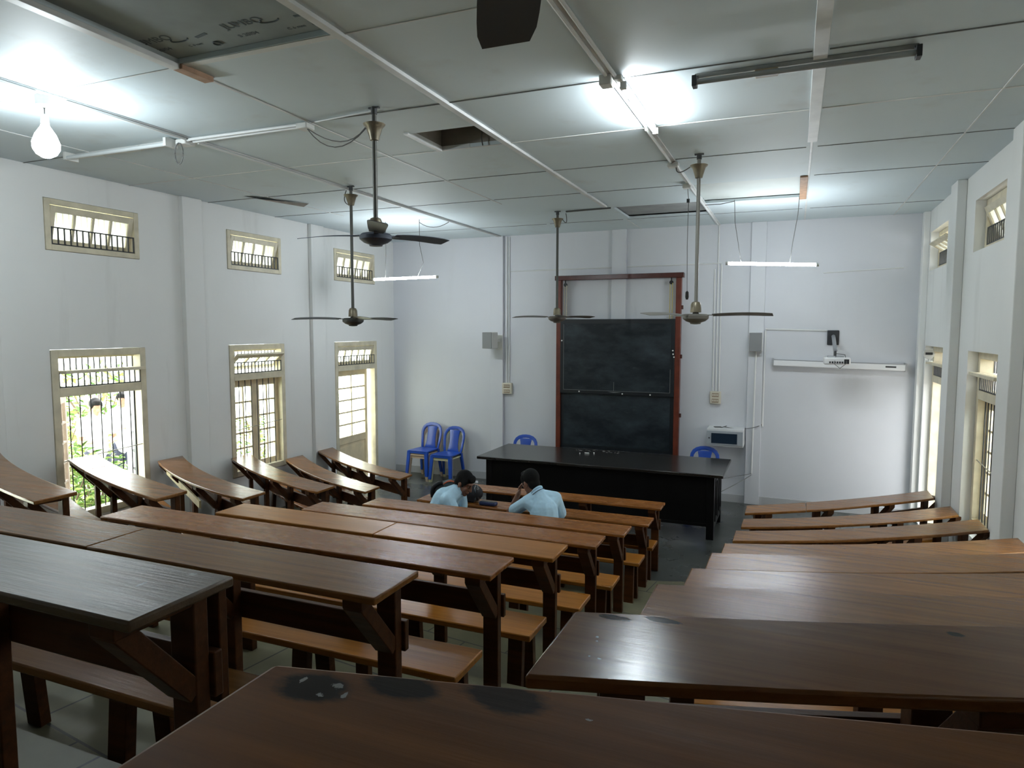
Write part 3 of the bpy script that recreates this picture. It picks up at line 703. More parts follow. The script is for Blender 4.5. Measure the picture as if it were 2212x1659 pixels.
# ------------------------------------------------------------------ ceiling fans
def ceiling_fan(x, y, zc, zcup, R, angs, label, mats, zb=None):
    """zc canopy top, zcup top of the lower cup; blades sit just under the cup"""
    rodm, brm, bodym = mats
    t = thing('ceiling_fan', (x, y, CEIL), label, 'ceiling fan', 'long rod ceiling fans')
    m = MB(); m.tube([(x, y, CEIL+.02), (x, y, zcup)], .0165, 12); m.build('downrod', rodm, t)
    m = MB(); m.tube([(x, y, CEIL), (x, y, CEIL-.05)], .022, 8); m.box(x-.04, x+.04, y-.012, y+.012, CEIL-.012, CEIL); m.build('hook', IRON, t)
    m = MB(); m.lathe([(.02, -.115), (.032, -.112), (.037, -.09), (.048, -.055), (.058, -.025), (.075, -.008), (.079, 0), (.074, .002), (.055, -.012), (.018, -.03)], (x, y, zc)); m.build('canopy', brm, t)
    m = MB(); m.lathe([(.018, 0), (.036, -.008), (.046, -.03), (.049, -.07), (.05, -.098), (.042, -.1), (.02, -.1)], (x, y, zcup)); m.build('motor_cup', brm, t)
    zt = zcup-.112
    m = MB(); m.lathe([(.022, .02), (.03, 0), (.10, -.004), (.118, -.02), (.115, -.045), (.085, -.068), (.05, -.08), (.045, -.092), (.012, -.096)], (x, y, zt), 28); m.build('motor_housing', bodym, t)
    for a in angs:
        a = RAD(a); d = Vector((cos(a), sin(a), 0)); n = Vector((-sin(a), cos(a), 0)); o = Vector((x, y, zt-.012))
        m = MB(); pit = .18
        m.bar(o+d*.10, o+d*.19, .035, .008)
        rows = []
        for k in range(9):
            r = .15+(R-.15)*k/8; w = (.046, .056, .060, .062, .064, .066, .067, .066, .055)[k]; rise = .008*sin(k/8*pi)
            rows.append((o+d*r+n*w+Vector((0, 0, -w*pit+rise)), o+d*r-n*w+Vector((0, 0, w*pit+rise))))
        vs = []; fs = []
        for p, q in rows: vs += [p+Vector((0, 0, .002)), q+Vector((0, 0, .002)), p-Vector((0, 0, .002)), q-Vector((0, 0, .002))]
        for k in range(8):
            b = 4*k; c = b+4
            fs += [(b, b+1, c+1, c), (b+2, c+2, c+3, b+3), (b, c, c+2, b+2), (b+1, b+3, c+3, c+1)]
        fs += [(0, 2, 3, 1), (32, 33, 35, 34)]
        m.add(vs, fs); m.build('blade', bodym, t)
    return t
ceiling_fan(-2.805, 4.21, 1.445, .795, .62, (185, 65, -55), 'nearest hanging ceiling fan with dark blue blades, on a shorter rod', (FANROD, BRASS, FANBLUE))
ceiling_fan(-4.567, 6.38, 1.465, .232, .68, (200, 80, -40), 'dark ceiling fan on a long rod in front of the left wall windows', (FANROD, BRASS, FANBLACK))
ceiling_fan(-2.97, 8.75, 1.462, .285, .64, (178, 58, -62), 'farthest ceiling fan, just left of the blackboard frame', (FANROD, BRASS, FANBROWN))
ceiling_fan(-.84, 6.4, 1.462, .25, .66, (-2, 118, 238), 'dusty grey ceiling fan at right, in front of the blackboard edge', (FANROD2, BRASS, FANGREY))
ceiling_fan(-.36, .905, 1.445, .78, .66, (115, 235, -5), 'ceiling fan overhead, only one dark blade tip showing at the top edge', (FANROD, BRASS, FANBLACK))
def cable(name, pts, r, label, cat='cable', mat=CABLE, n=10):
    return tag(MB().tube(pts, r, 6).build(name, mat), label, cat)
cable('fan_cable', bez((-3.47, 4.3, 1.515), (-3.2, 4.27, 1.2), (-2.87, 4.21, 1.43)), .004, 'slack pair of wires looping from a ceiling box to the nearest fan')
cable('fan_cable', bez((-3.47, 4.3, 1.515), (-3.1, 4.27, 1.27), (-2.88, 4.21, 1.43)), .004, 'upper slack wire beside the looping pair at the nearest fan')
cable('fan_cable', bez((-1.08, 6.65, 1.55), (-1.08, 6.5, 1.38), (-.92, 6.41, 1.455)), .005, 'short looped wire feeding the grey fan at right')
cable('fan_cable', bez((-2.86, 8.77, 1.53), (-2.82, 8.76, 1.33), (-2.9, 8.75, 1.45)), .005, 'short looped wire beside the farthest fan canopy')
cable('fan_cable', bez((-4.66, 6.43, 1.54), (-4.72, 6.4, 1.38), (-4.58, 6.39, 1.36)), .005, 'looped wire around the canopy of the dark left fan')

# ------------------------------------------------------------------ lamps, boxes and conduits at the ceiling
def tube_thing(name, p, q, r, mat, endm, label, group, hang=()):
    p, q = Vector(p), Vector(q); d = (q-p).normalized(); c = (p+q)/2
    t = thing(name, c, label, 'tube light', group)
    MB().tube([p+d*.03, q-d*.03], r, 14).build('tube', mat, t)
    for a, b in ((p, p+d*.03), (q-d*.03, q)): MB().tube([a, b], r*1.08, 12).build('end_cap', endm, t)
    for w in hang: MB().tube(w, .004, 6).build('hanging_wire', CABLE, t)
    return t
tube_thing('hanging_tube_light', (-.81, 8.8, .803), (.236, 8.8, .75), .019, TUBE, PLASTW, 'lit tube hanging on two wires at the right, over the front wall', 'hanging lit tubes',
   [[(-.726, 8.8, CEIL), (-.715, 8.8, 1.3), (-.66, 8.8, .98), (-.63, 8.8, .81)], [(.0, 8.85, CEIL), (-.01, 8.84, 1.35), (-.06, 8.82, 1.0), (-.08, 8.8, .785)]])
tube_thing('hanging_tube_light', (-5.83, 8.65, .727), (-4.73, 8.65, .738), .018, TUBE, PLASTW, 'lit tube hanging on two wires near the left corner', 'hanging lit tubes',
   [[(-5.03, 8.66, CEIL), (-5.03, 8.66, 1.2), (-4.97, 8.66, .95), (-5.06, 8.65, .755)], [(-5.6, 8.66, CEIL), (-5.6, 8.66, 1.1), (-5.61, 8.65, .745)]])
cable('lamp_cable', bez((-5.03, 8.66, 1.52), (-4.86, 8.75, 1.38), (-4.68, 8.9, 1.54)), .005, 'sagging wire from the left hanging tube to the ceiling conduit')
cable('lamp_cable', [(-.73, 8.8, 1.545), (-.9, 8.85, 1.53), (-1.08, 8.9, 1.54)], .005, 'short wire from the right hanging tube to the ceiling conduit')
t = thing('ceiling_tube_light', (-1.05, 4.8, 1.5), 'bright lit tube batten fixed along the ceiling conduit, upper right of centre', 'tube light')
MB().box(-1.075, -1.03, 4.22, 5.36, 1.525, 1.551).build('batten', PLASTW, t, bevel=.004)
MB().tube([(-1.03, 4.30, 1.497), (-1.03, 5.32, 1.497)], .017, 14).build('tube', TUBE2, t)
for y in (4.27, 5.325): MB().box(-1.05, -1.01, y, y+.03, 1.48, 1.526).build('tube_holder', PLASTW, t, bevel=.003)
tag(MB().box(-1.16, -1.085, 4.18, 4.27, 1.49, 1.551).build('junction_box', PLASTW, bevel=.006), 'white junction box at the near end of the bright ceiling tube', 'junction box', 'ceiling junction boxes')
t = thing('tube_light_fixture', (-.02, 4.3, 1.5), 'unlit tube fixture with black end holders at the upper right ceiling', 'tube light')
MB().box(-.62, .58, 4.42, 4.46, 1.535, 1.562).build('batten', BATG, t, bevel=.003)
MB().tube([(-.59, 4.32, 1.478), (.55, 4.32, 1.478)], .016, 14).build('tube', TUBEOFFD, t)
for x in (-.605, .565):
    m = MB(); m.bar((x, 4.43, 1.54), (x, 4.37, 1.50), .02, .03); m.box(x-.014, x+.014, 4.29, 4.36, 1.45, 1.512); m.build('end_holder', BLACKP, t, bevel=.003)
MB().box(-.27, -.14, 4.40, 4.47, 1.50, 1.535).build('ballast', BALLAST, t, bevel=.006)
t = thing('tube_light_fixture', (-5.2, 4.25, 1.5), 'unlit white tube fixture on the ceiling beside the glowing bulb', 'tube light')
MB().box(-6.05, -4.76, 4.28, 4.34, 1.53, 1.5625).build('batten', PLASTW, t, bevel=.003)
MB().tube([(-5.98, 4.18, 1.50), (-4.80, 4.18, 1.50)], .017, 14).build('tube', TUBEOFF, t)
for x in (-6.0, -4.79): MB().box(x-.015, x+.015, 4.16, 4.285, 1.482, 1.55).build('tube_holder', PLASTW, t, bevel=.003)
MB().box(-5.36, -5.20, 4.25, 4.28, 1.505, 1.55).build('ballast', PLASTW, t, bevel=.006)
t = thing('light_bulb', (-4.715, 3.15, CEIL), 'large glowing white bulb hanging at the upper left', 'light bulb')
MB().lathe([(.04, 0), (.055, -.01), (.05, -.07), (.02, -.085)], (-4.715, 3.15, CEIL-.001)).build('ceiling_rose', PLASTW, t)
MB().tube([(-4.715, 3.15, CEIL-.08), (-4.715, 3.15, 1.42)], .004, 6).build('cord', CABLE, t)
MB().lathe([(.012, .06), (.024, .05), (.026, .0), (.022, -.005)], (-4.715, 3.15, 1.375)).build('bulb_holder', PLASTW, t)
MB().lathe([(.022, 0), (.03, -.02), (.062, -.07), (.082, -.125), (.08, -.165), (.06, -.20), (.025, -.222), (.004, -.226)], (-4.715, 3.15, 1.372)).build('globe', BULBM, t)
JB = 'ceiling junction boxes'
for x, y, s, lab in ((-4.71, 4.30, .055, 'white junction box where ceiling conduits cross, wires looping below'), (-3.49, 4.31, .05, 'white junction box at the end of the conduit toward the nearest fan'),
                     (-1.10, 6.6, .05, 'white junction box on the conduit beside the grey fan'), (-1.12, 7.62, .045, 'small white box on the conduit where the pull cord hangs')):
    tag(MB().box(x-s, x+s, y-s, y+s, CEIL-.055, CEIL-.0125).build('junction_box', PLASTW, bevel=.008), lab, 'junction box', JB)
cable('wire_loop', [(-4.72+.045*sin(a*pi/8)*(1 if a else 1), 4.24, 1.43+.085*cos(a*pi/8)) for a in range(17)], .005, 'dark loop of wire hanging below the left ceiling box')
def conduit(pts, r, label, mat=CONDUIT): return tag(MB().tube(pts, r, 8).build('conduit', mat), label, 'conduit', 'white wiring conduits')
zz = CEIL-.022
conduit([(-4.645, ROOM_B+.05, zz), (-4.645, 3.05, zz)], .012, 'conduit along the ceiling left of the glowing bulb')
conduit([(-4.645, 3.25, zz), (-4.645, 4.24, zz)], .011, 'ceiling conduit between the glowing bulb and the crossing box')
conduit([(-4.645, 4.37, zz), (-4.645, 10.6, zz)], .012, 'ceiling conduit from the crossing box to the front left wall')
conduit([(-4.66, 4.27, zz), (-3.55, 4.285, zz)], .012, 'pale conduit across the ceiling between two junction boxes')
conduit([(-4.66, 4.33, zz), (-3.55, 4.335, zz)], .012, 'second pale conduit across the ceiling, next to its twin')
conduit([(-3.43, 4.31, CEIL-.01), (-2.85, 4.25, CEIL-.01)], .006, 'thin conduit from the ceiling box to the nearest fan hook')
conduit([(-1.115, ROOM_B+.05, zz), (-1.115, 4.17, zz)], .012, 'left conduit of the pair running up to the bright ceiling tube')
conduit([(-1.065, ROOM_B+.05, zz), (-1.065, 4.2, zz)], .012, 'right conduit of the pair running up to the bright ceiling tube')
conduit([(-1.115, 5.4, zz), (-1.115, 6.54, zz)], .012, 'ceiling conduit from the bright tube to the box beside the grey fan')
conduit([(-1.08, 6.66, zz), (-1.08, 7.56, zz)], .012, 'ceiling conduit past the grey fan toward the pull cord box')
conduit([(-1.10, 7.68, zz), (-1.10, 10.6, zz)], .012, 'ceiling conduit from the pull cord box to the front wall')
conduit([(-2.86, 8.77, CEIL-.012), (-2.24, 8.72, CEIL-.012)], .01, 'short grey conduit from the farthest fan to the ragged ceiling gap', CABLE)
t = thing('pull_switch', (-1.12, 7.75, CEIL), 'pull cord with dark weight hanging beside the blackboard frame', 'pull switch')
MB().tube([(-1.12, 7.66, CEIL-.03), (-1.12, 7.75, 1.40), (-1.125, 7.75, .9), (-1.115, 7.75, .40)], .0035, 6).build('cord', CABLE, t)
MB().lathe([(.006, .05), (.018, .035), (.02, -.02), (.012, -.045)], (-1.115, 7.75, .37), 12).build('weight', BLACKP, t)
MB().box(-1.14, -1.11, 7.74, 7.77, 1.38, 1.42).build('cord_clip', BLACKP, t)

# ------------------------------------------------------------------ blackboard
YF = ROOM_F
bb = thing('blackboard', (-2.6, YF-.1, -1.95), 'tall two panel sliding blackboard in a red brown frame', 'blackboard')
fy0, fy1 = YF-.16, YF-.057
MB().box(-3.605, -3.53, fy0, fy1, -2.0, .78).build('frame_post', REDFRAME, bb, bevel=.004)
MB().box(-1.69, -1.61, fy0, fy1, -2.0, .78).build('frame_post', REDFRAME, bb, bevel=.004)
MB().box(-3.63, -1.575, fy0-.02, fy1, .78, .855).build('frame_beam', REDDARK, bb, bevel=.006)
def panel(nm, z0, z1, y0, y1):
    p = MB().box(-3.528, -1.692, y0, y1, z0, z1).build(nm, SLATEF, bb, bevel=.003)
    MB().box(-3.47, -1.75, y0-.004, y0, z0+.06, z1-.07).build('slate', SLATE, p)
    return p
up = panel('upper_board', -1.045, .155, fy0-.015, fy0+.015); lo = panel('lower_board', -1.95, -.97, fy0+.03, fy0+.06)
m = MB(); y = fy0-.02
for a, b in (((-3.47, .075), (-3.47, -.985)), ((-3.47, -.985), (-1.75, -.985)), ((-1.75, -.985), (-1.75, -.62)), ((-2.63, -.985), (-2.63, -.84))):
    m.bar((a[0], y, a[1]), (b[0], y+.003, b[1]), .003, .004, (0, 1, 0))
for k in range(5): m.bar((-2.72+.02*k, y, -1.0-.003*k), (-2.56+.01*k, y, -1.003), .002, .003, (0, 1, 0))
tag(m.build('chalk_line', plain('faint chalk', (.3, .31, .31), .9), up), 'thin chalk border line')
m = MB()
for x, z in ((-3.50, -.19), (-1.715, -.33), (-1.71, -.385), (-1.695, -.43), (-3.2, -1.01), (-2.49, -1.025), (-2.05, -1.025)): m.ball((x, y-.004, z), (.012, .004, .012), 8, 6)
tag(m.build('paper_dots', CHALK, up), 'white paper scraps and pins')
for x, cm in ((-3.46, CORDW), (-1.765, CORDY)):
    p = MB().lathe([(.03, -.012), (.024, 0), (.03, .012)], (x, fy0+.03, .71), 16, 'Y').build('pulley', STEELD, bb)
    MB().box(x-.008, x+.008, fy0+.02, fy0+.04, .70, .79).build('hanger', STEELD, p)
    MB().tube([(x+.02, fy0+.02, .70), (x+.02, fy0+.02, .15)], .006, 6).build('cord', cm, bb)
    MB().tube([(x-.02, fy0+.04, .70), (x-.02, fy0+.04, -.99)], .006, 6).build('cord', cm, bb)
for z, x in ((.33, -1.60), (-.42, -1.603), (-1.33, -1.60), (.31, -3.61)):
    MB().box(x-.012, x+.02, fy0+.02, fy0+.06, z-.03, z+.03).build('wooden_peg', REDDARK, bb, bevel=.004)

# ------------------------------------------------------------------ things on the front wall
def conv(label, pts, r=.012, mat=CONDUIT): return conduit(pts, r, label, mat)
yc = YF-.012
conv('left conduit of the pair dropping to the left switchboard', [(-4.54, yc, CEIL-.02), (-4.54, yc, -.925)])
conv('right conduit of the pair dropping to the left switchboard', [(-4.50, yc, CEIL-.02), (-4.50, yc, -.925)])
conv('horizontal conduit above the blackboard, left part', [(-4.48, yc, .97), (-2.73, yc, .975)], .01)
conv('horizontal conduit above the blackboard, right part', [(-2.48, yc, .978), (-1.05, yc, .985)], .01)
conv('leftmost of three conduits dropping to the right switchboard', [(-1.14, yc, .9), (-1.13, yc, -.945)], .011)
conv('middle of three conduits dropping to the right switchboard', [(-1.095, yc, 1.55), (-1.085, yc, -.945)], .011)
conv('rightmost of three conduits dropping to the right switchboard', [(-1.045, yc, .97), (-1.04, yc, -.945)], .011)
conv('horizontal conduit to the projector mount', [(-.40, yc, -.0), (.42, yc, -.02)], .014)
conv('vertical conduit left of the projector, beside the pilaster', [(-.40, yc, -.02), (-.405, yc, -1.45)], .014)
conv('conduit running down the right pilaster below the grey speaker', [(-.52, YF-.07, -.33), (-.535, YF-.07, -2.16)], .013)
conv('thin pale conduit on the right wall side above the hanging tube', [(.35, yc, .80), (1.35, yc, .84)], .008)
def switchboard(x0, x1, z0, z1, lab):
    t = thing('switchboard', ((x0+x1)/2, YF-.03, z0), lab, 'switchboard', 'wall switchboards')
    MB().box(x0, x1, YF-.06, YF, z0, z1).build('plate', SWITCHC, t, bevel=.008)
    h = (z1-z0)
    for a in (.10, .55):
        b = MB().box(x0+.03, x1-.03, YF-.066, YF-.06, z0+h*a, z0+h*(a+.32)).build('switch_panel', SWITCHB, t, bevel=.003)
        m = MB()
        for k in range(4): xx = x0+.045+(x1-x0-.09)*k/3; m.box(xx-.008, xx+.008, YF-.072, YF-.066, z0+h*(a+.1), z0+h*(a+.24))
        m.build('switches', SWITCHC, b, bevel=.001)
switchboard(-4.615, -4.44, -1.115, -.925, 'cream switchboard left of the blackboard, under the left speaker')
switchboard(-1.165, -1.005, -1.135, -.945, 'cream switchboard right of the blackboard, under three conduits')
t = thing('wall_speaker', (-4.78, YF-.3, -.33), 'grey speaker angled off a bracket left of the blackboard', 'speaker', 'wall speakers')
W3 = Matrix.Rotation(RAD(-14), 3, 'Z'); c0 = Vector((-4.735, YF-.28, -.195))
def rbox(m, R, c, h):
    vs = [c+R @ Vector((sx*h[0], sy*h[1], sz*h[2])) for sz in (-1, 1) for sy in (-1, 1) for sx in (-1, 1)]
    return m.add(vs, [(0, 2, 3, 1), (4, 5, 7, 6), (0, 1, 5, 4), (2, 6, 7, 3), (0, 4, 6, 2), (1, 3, 7, 5)])
rbox(MB(), W3, c0, (.10, .085, .14)).build('shell', SPEAKW, t, bevel=.012)
rbox(MB(), W3, c0+W3 @ Vector((0, -.09, 0)), (.096, .006, .136)).build('grille', SPEAK, t, bevel=.004)
m = MB(); m.bar(c0+Vector((.03, .08, 0)), (-4.66, YF-.055, -.2), .05, .05); m.box(-4.72, -4.60, YF-.07, YF-.055, -.36, -.10); m.build('bracket', SPEAKW, t, bevel=.004)
t = thing('wall_speaker', (-.525, YF-.1, -.33), 'flat grey speaker on the right pilaster, above a long conduit', 'speaker', 'wall speakers')
MB().box(-.615, -.435, YF-.19, YF-.055, -.325, -.05).build('shell', SPEAKW, t, bevel=.008)
MB().box(-.612, -.438, YF-.198, YF-.19, -.322, -.053).build('grille', SPEAK, t, bevel=.003)
t = thing('wall_cabinet', (-.9, YF-.2, -1.74), 'small grey wall cabinet with a dark glass door, right of the blackboard', 'cabinet')
MB().box(-1.165, -.645, YF-.36, YF, -1.735, -1.475).build('body', RACKW, t, bevel=.006)
d = MB().box(-1.16, -.65, YF-.375, YF-.36, -1.71, -1.50).build('door', RACKG, t, bevel=.004)
tag(MB().box(-1.095, -.73, YF-.38, YF-.374, -1.685, -1.535).build('door_glass', RACKD, d), 'dark glass')
MB().box(-1.135, -1.115, YF-.382, YF-.375, -1.62, -1.60).build('lock', BLACKP, d)
m = MB(); m.tube([(-1.02+.06*cos(a), YF-.2+.04*sin(a), -1.468+.004*(a % 2)) for a in range(7)]+[(-.9, YF-.15, -1.45)], .006, 6)
tag(m.build('coiled_cable', CABLE), 'short coil of cable lying on top of the wall cabinet', 'cable')
cable('wall_cable', bez((-.95, YF-.18, -1.46), (-.6, YF-.16, -1.52), (-.41, YF-.03, -1.42), 10), .005, 'black cable from the wall cabinet to the vertical conduit')
cable('wall_cable', bez((-.535, YF-.09, -2.16), (-.8, YF-.5, -2.16), (-1.0, 9.75, -2.1), 8), .004, 'thin upper wire from the pilaster foot to the black table')
cable('wall_cable', bez((-.535, YF-.09, -2.18), (-.7, YF-.4, -2.26), (-.95, 9.72, -2.3), 8), .004, 'thin lower wire from the pilaster foot to the black table')
t = thing('projector_screen', (.57, YF-.08, -.5), 'rolled up projector screen in a long white case on the front wall', 'projector screen')
m = MB(); m.bar((-.28, YF-.09, -.49), (1.42, YF-.09, -.525), .075, .085); m.build('case', SCREENM, t, bevel=.01)
MB().bar((-.27, YF-.115, -.445), (1.41, YF-.115, -.48), .02, .012).build('top_lip', SILVER, t)
for x, z in ((-.28, -.49), (1.42, -.525)): MB().box(x-.012, x+.012, YF-.13, YF-.0, z-.05, z+.06).build('end_bracket', SILVER, t, bevel=.003)
MB().bar((1.17, YF-.13, -.515), (1.30, YF-.13, -.518), .003, .02).build('maker_plate', BLACKP, t)
MB().tube([(.53, YF-.1, -.545), (.56, YF-.1, -.575), (.60, YF-.1, -.575), (.63, YF-.1, -.55)], .004, 6).build('pull_handle', PLASTW, t)
t = thing('projector', (.53, 10.2, -.4), 'white projector held out from the wall on a silver arm', 'projector')
MB().box(.43, .585, YF-.03, YF, -.225, -.015).build('wall_plate', BLACKP, t, bevel=.01)
MB().tube([(.51, YF-.02, -.10), (.51, YF-.12, -.12), (.515, 10.22, -.29)], .026, 12).build('arm', SILVER, t)
MB().tube([(.515, 10.24, -.28), (.515, 10.22, -.37)], .018, 10).build('arm_tip', BLACKP, t)
pj = MB().box(.375, .70, 10.06, 10.34, -.475, -.375).build('body', PROJW, t, bevel=.02)
m = MB()
for k in range(6): m.box(.44+.03*k, .46+.03*k, 10.055, 10.062, -.455, -.43)
m.box(.62, .68, 10.055, 10.062, -.46, -.40); m.build('ports', BLACKP, pj)
MB().box(.42, .62, 10.1, 10.3, -.376, -.36).build('top_mount', SILVER, t, bevel=.005)
MB().tube([(.53, 10.2, -.33), (.63, 10.1, -.34), (.65, 10.04, -.45), (.57, 10.03, -.52), (.50, 10.04, -.46), (.52, 10.1, -.36)], .005, 6).build('cable', CABLE, t)

# ------------------------------------------------------------------ black lecture table and what lies on it
tb = thing('lecture_table', (-2.4, 9.1, FLOOR), 'long black lecture table in front of the blackboard', 'table')
TZ = -1.785
MB().box(-4.08, -.75, 8.55, 9.70, TZ-.04, TZ).build('table_top', BLACKTOP, tb, bevel=.008)
MB().box(-3.93, -.90, 8.665, 8.69, FLOOR+.16, TZ-.041).build('front_panel', BLACKT, tb)
for a, b, x in ((-3.97, -3.94, 0), (-.895, -.865, 1)):
    p = MB().box(a, b, 8.76, 9.50, FLOOR+.12, TZ-.041).build('end_panel', BLACKT, tb)
    xo = b if x else a; s = 1 if x else -1
    for y0, y1 in ((8.80, 9.0), (9.06, 9.26), (9.31, 9.48)):
        m = MB(); m.box(xo, xo+s*.012, y0, y0+.03, FLOOR+.2, TZ-.1); m.box(xo, xo+s*.012, y1-.03, y1, FLOOR+.2, TZ-.1); m.box(xo, xo+s*.012, y0+.03, y1-.03, TZ-.14, TZ-.1); m.box(xo, xo+s*.012, y0+.03, y1-.03, FLOOR+.2, FLOOR+.24)
        m.build('panel_moulding', BLACKT, p, bevel=.003)
for x in (-3.98, -.95):
    for y in (8.65, 9.50): MB().box(x, x+.09, y, y+.09, FLOOR, TZ-.041).build('leg', BLACKT, tb, bevel=.004)
MB().box(-3.89, -.95, 8.66, 8.70, FLOOR+.16, FLOOR+.20).build('bottom_rail', BLACKT, tb, bevel=.003)
for x, y, a, lab in ((-2.70, 9.33, .4, 'largest piece of chalk on the black table, nearest the middle'), (-2.79, 9.28, 1.2, 'leftmost crumb of chalk on the black table'), (-2.61, 9.38, 2., 'rightmost bit of chalk on the black table')):
    l = .035 if a < 1 else .012
    tag(MB().tube([(x-l*cos(a), y-l*sin(a)*.3, TZ+.009), (x+l*cos(a), y+l*sin(a)*.3, TZ+.009)], .008, 8).build('chalk', CHALK), lab, 'chalk', 'chalk on the table')
m = MB()
for k in range(34):
    x = random.uniform(-2.95, -2.2); y = 9.56+random.uniform(-.06, .10); r = random.uniform(.003, .012)
    m.prism([(x+r*1.8*cos(q*pi/3), y+r*.7*sin(q*pi/3)) for q in range(6)], TZ+.0003, TZ+.0012+.0001*k)
tag(m.build('chalk_dust', plain('chalk dust', (.16, .16, .155), .9)), 'smear of chalk dust along the rear of the black table', 'chalk dust', None, 'stuff')

# ------------------------------------------------------------------ plastic chairs
def chair_parts(t, mat):
    def B(a, h): return Vector((a, .185+.10*h/.43-.30*a*a+.012, .43+h))
    outer = [(-.185, 0), (-.20, .1), (-.213, .2), (-.216, .27), (-.208, .325), (-.18, .378), (-.13, .415), (-.065, .435), (0, .44)]
    inner = [(-.140, 0), (-.153, .1), (-.164, .2), (-.166, .26), (-.158, .305), (-.135, .342), (-.098, .366), (-.05, .380), (0, .384)]
    outer += [(-a, h) for a, h in outer[-2::-1]]; inner += [(-a, h) for a, h in inner[-2::-1]]
    m = MB(); n = len(outer)
    m.add([B(*p) for p in outer]+[B(*p) for p in inner], [(i, i+1, n+i+1, n+i) for i in range(n-1)])
    prof = [(.118, 0), (.098, .06), (.086, .14), (.086, .22), (.092, .3), (.102, .345), (.105, .374)]
    vs = []; fs = []
    for hw, h in prof: vs += [B(-hw, h)+Vector((0, .001, 0)), B(0, h)+Vector((0, .001, 0)), B(hw, h)+Vector((0, .001, 0))]
    for i in range(len(prof)-1):
        for k in (0, 1): fs.append((3*i+k, 3*i+k+1, 3*i+k+4, 3*i+k+3))
    m.add(vs, fs)
    o = m.build('backrest', mat, t); s = o.modifiers.new('Solidify', 'SOLIDIFY'); s.thickness = .014; s.offset = 0
    b = o.modifiers.new('Bevel', 'BEVEL'); b.width = .004; b.segments = 2
    m = MB()
    poly = [(-.20, -.20), (-.17, -.225), (.17, -.225), (.20, -.20), (.195, 0), (.175, .2), (-.175, .2), (-.195, 0)]
    m.prism(poly, .412, .432)
    m.prism([(x*1.0, y) for x, y in poly[:4]]+[(.2, -.195), (-.2, -.195)], .385, .43)
    m.build('seat', mat, t, bevel=.008)
    for sx in (-1, 1):
        for y0, y1 in ((-.195, -.235), (.17, .235)):
            m = MB(); p = Vector((sx*.175, y0, .425)); q = Vector((sx*.205, y1, 0))
            a, b = (.034, .028) if y0 < 0 else (.028, .024)
            vs = []
            for c, w in ((p, a), (q, b)):
                vs += [c+Vector((-w, -w*.75, 0)), c+Vector((w, -w*.75, 0)), c+Vector((w, w*.75, 0)), c+Vector((-w, w*.75, 0))]
            m.add(vs, [(0, 1, 2, 3), (7, 6, 5, 4), (0, 4, 5, 1), (1, 5, 6, 2), (2, 6, 7, 3), (3, 7, 4, 0)]); m.build('leg', mat, t, bevel=.006)
protos = {}
def chair(mat, loc, rot, label, group):
    k = mat.name
    if k not in protos:
        t = bpy.data.objects.new('plastic_chair', None); COL.objects.link(t); chair_parts(t, mat); protos[k] = t; o = t
    else: o = copy_tree(protos[k])
    o.location = loc; o.rotation_euler = (0, 0, RAD(rot)); return tag(o, label, 'chair', group)
CG = 'plastic chairs in the front left corner'
chair(BEIGE, (-5.97, 10.40, FLOOR), -4, 'beige plastic chair at the bottom of the left stack', CG)
chair(BEIGE, (-5.97, 10.385, FLOOR+.045), -4, 'beige plastic chair in the middle of the left stack', CG)
chair(BLUE, (-5.97, 10.37, FLOOR+.09), -4, 'blue plastic chair on top of the left stack', CG)
chair(YEL, (-5.50, 10.36, FLOOR), -3, 'pale yellow plastic chair under the right blue chair', CG)
chair(BLUE, (-5.50, 10.345, FLOOR+.05), -3, 'blue plastic chair on top of the right stack', CG)
chair(BLUE, (-4.08, 10.18, FLOOR+.01), 0, 'blue chair behind the black table at its left end, only its back showing', 'blue chairs behind the table')
chair(BLUE, (-1.19, 10.18, FLOOR+.01), 0, 'blue chair behind the black table at its right end, below the wall cabinet', 'blue chairs behind the table')

# ------------------------------------------------------------------ things on the second desk
DZ = M_Z[1]
t = thing('water_bottle', (-3.13, 6.56, DZ), 'clear plastic water bottle on the second middle desk', 'bottle')
MB().lathe([(.002, .001), (.032, 0), (.036, .012), (.036, .06), (.033, .075), (.036, .09), (.036, .14), (.030, .165), (.016, .195), (.013, .205), (.013, .215)], (-3.13, 6.56, DZ+.0005), 20).build('bottle_body', PETM, t)
MB().lathe([(.015, 0), (.015, .02), (.012, .022)], (-3.13, 6.56, DZ+.216), 16).build('cap', CAPW, t)
MB().lathe([(.002, .004), (.031, .003), (.034, .014), (.034, .058)], (-3.13, 6.56, DZ+.001), 20).build('water', WATER, t)
t = thing('pencil_case', (-2.965, 6.50, DZ), 'dark blue pencil case beside the water bottle', 'pencil case')
MB().box(-3.06, -2.87, 6.46, 6.545, DZ+.0005, DZ+.04).build('case', POUCH, t, bevel=.015, seg=3)
MB().box(-3.05, -2.88, 6.475, 6.53, DZ+.04, DZ+.043).build('zip', BLACKP, t, bevel=.001)
t = thing('backpack', (-3.45, 6.6, DZ), 'black backpack with orange trim lying on the desk behind the left student', 'backpack')
m = MB(); m.ball((-3.42, 6.58, DZ+.115), (.17, .10, .115), 20, 12); m.ball((-3.56, 6.58, DZ+.10), (.12, .095, .10), 16, 10); m.ball((-3.19, 6.59, DZ+.095), (.12, .085, .095), 16, 10)
m.box(-3.62, -3.14, 6.52, 6.64, DZ+.001, DZ+.10)
o = m.build('bag_body', BAGM, t); r = o.modifiers.new('Remesh', 'REMESH'); r.mode = 'VOXEL'; r.voxel_size = .012; sm = o.modifiers.new('Smooth', 'SMOOTH'); sm.iterations = 4
MB().ball((-3.45, 6.555, DZ+.175), (.09, .07, .05), 14, 8).build('pocket', BAGT, t)
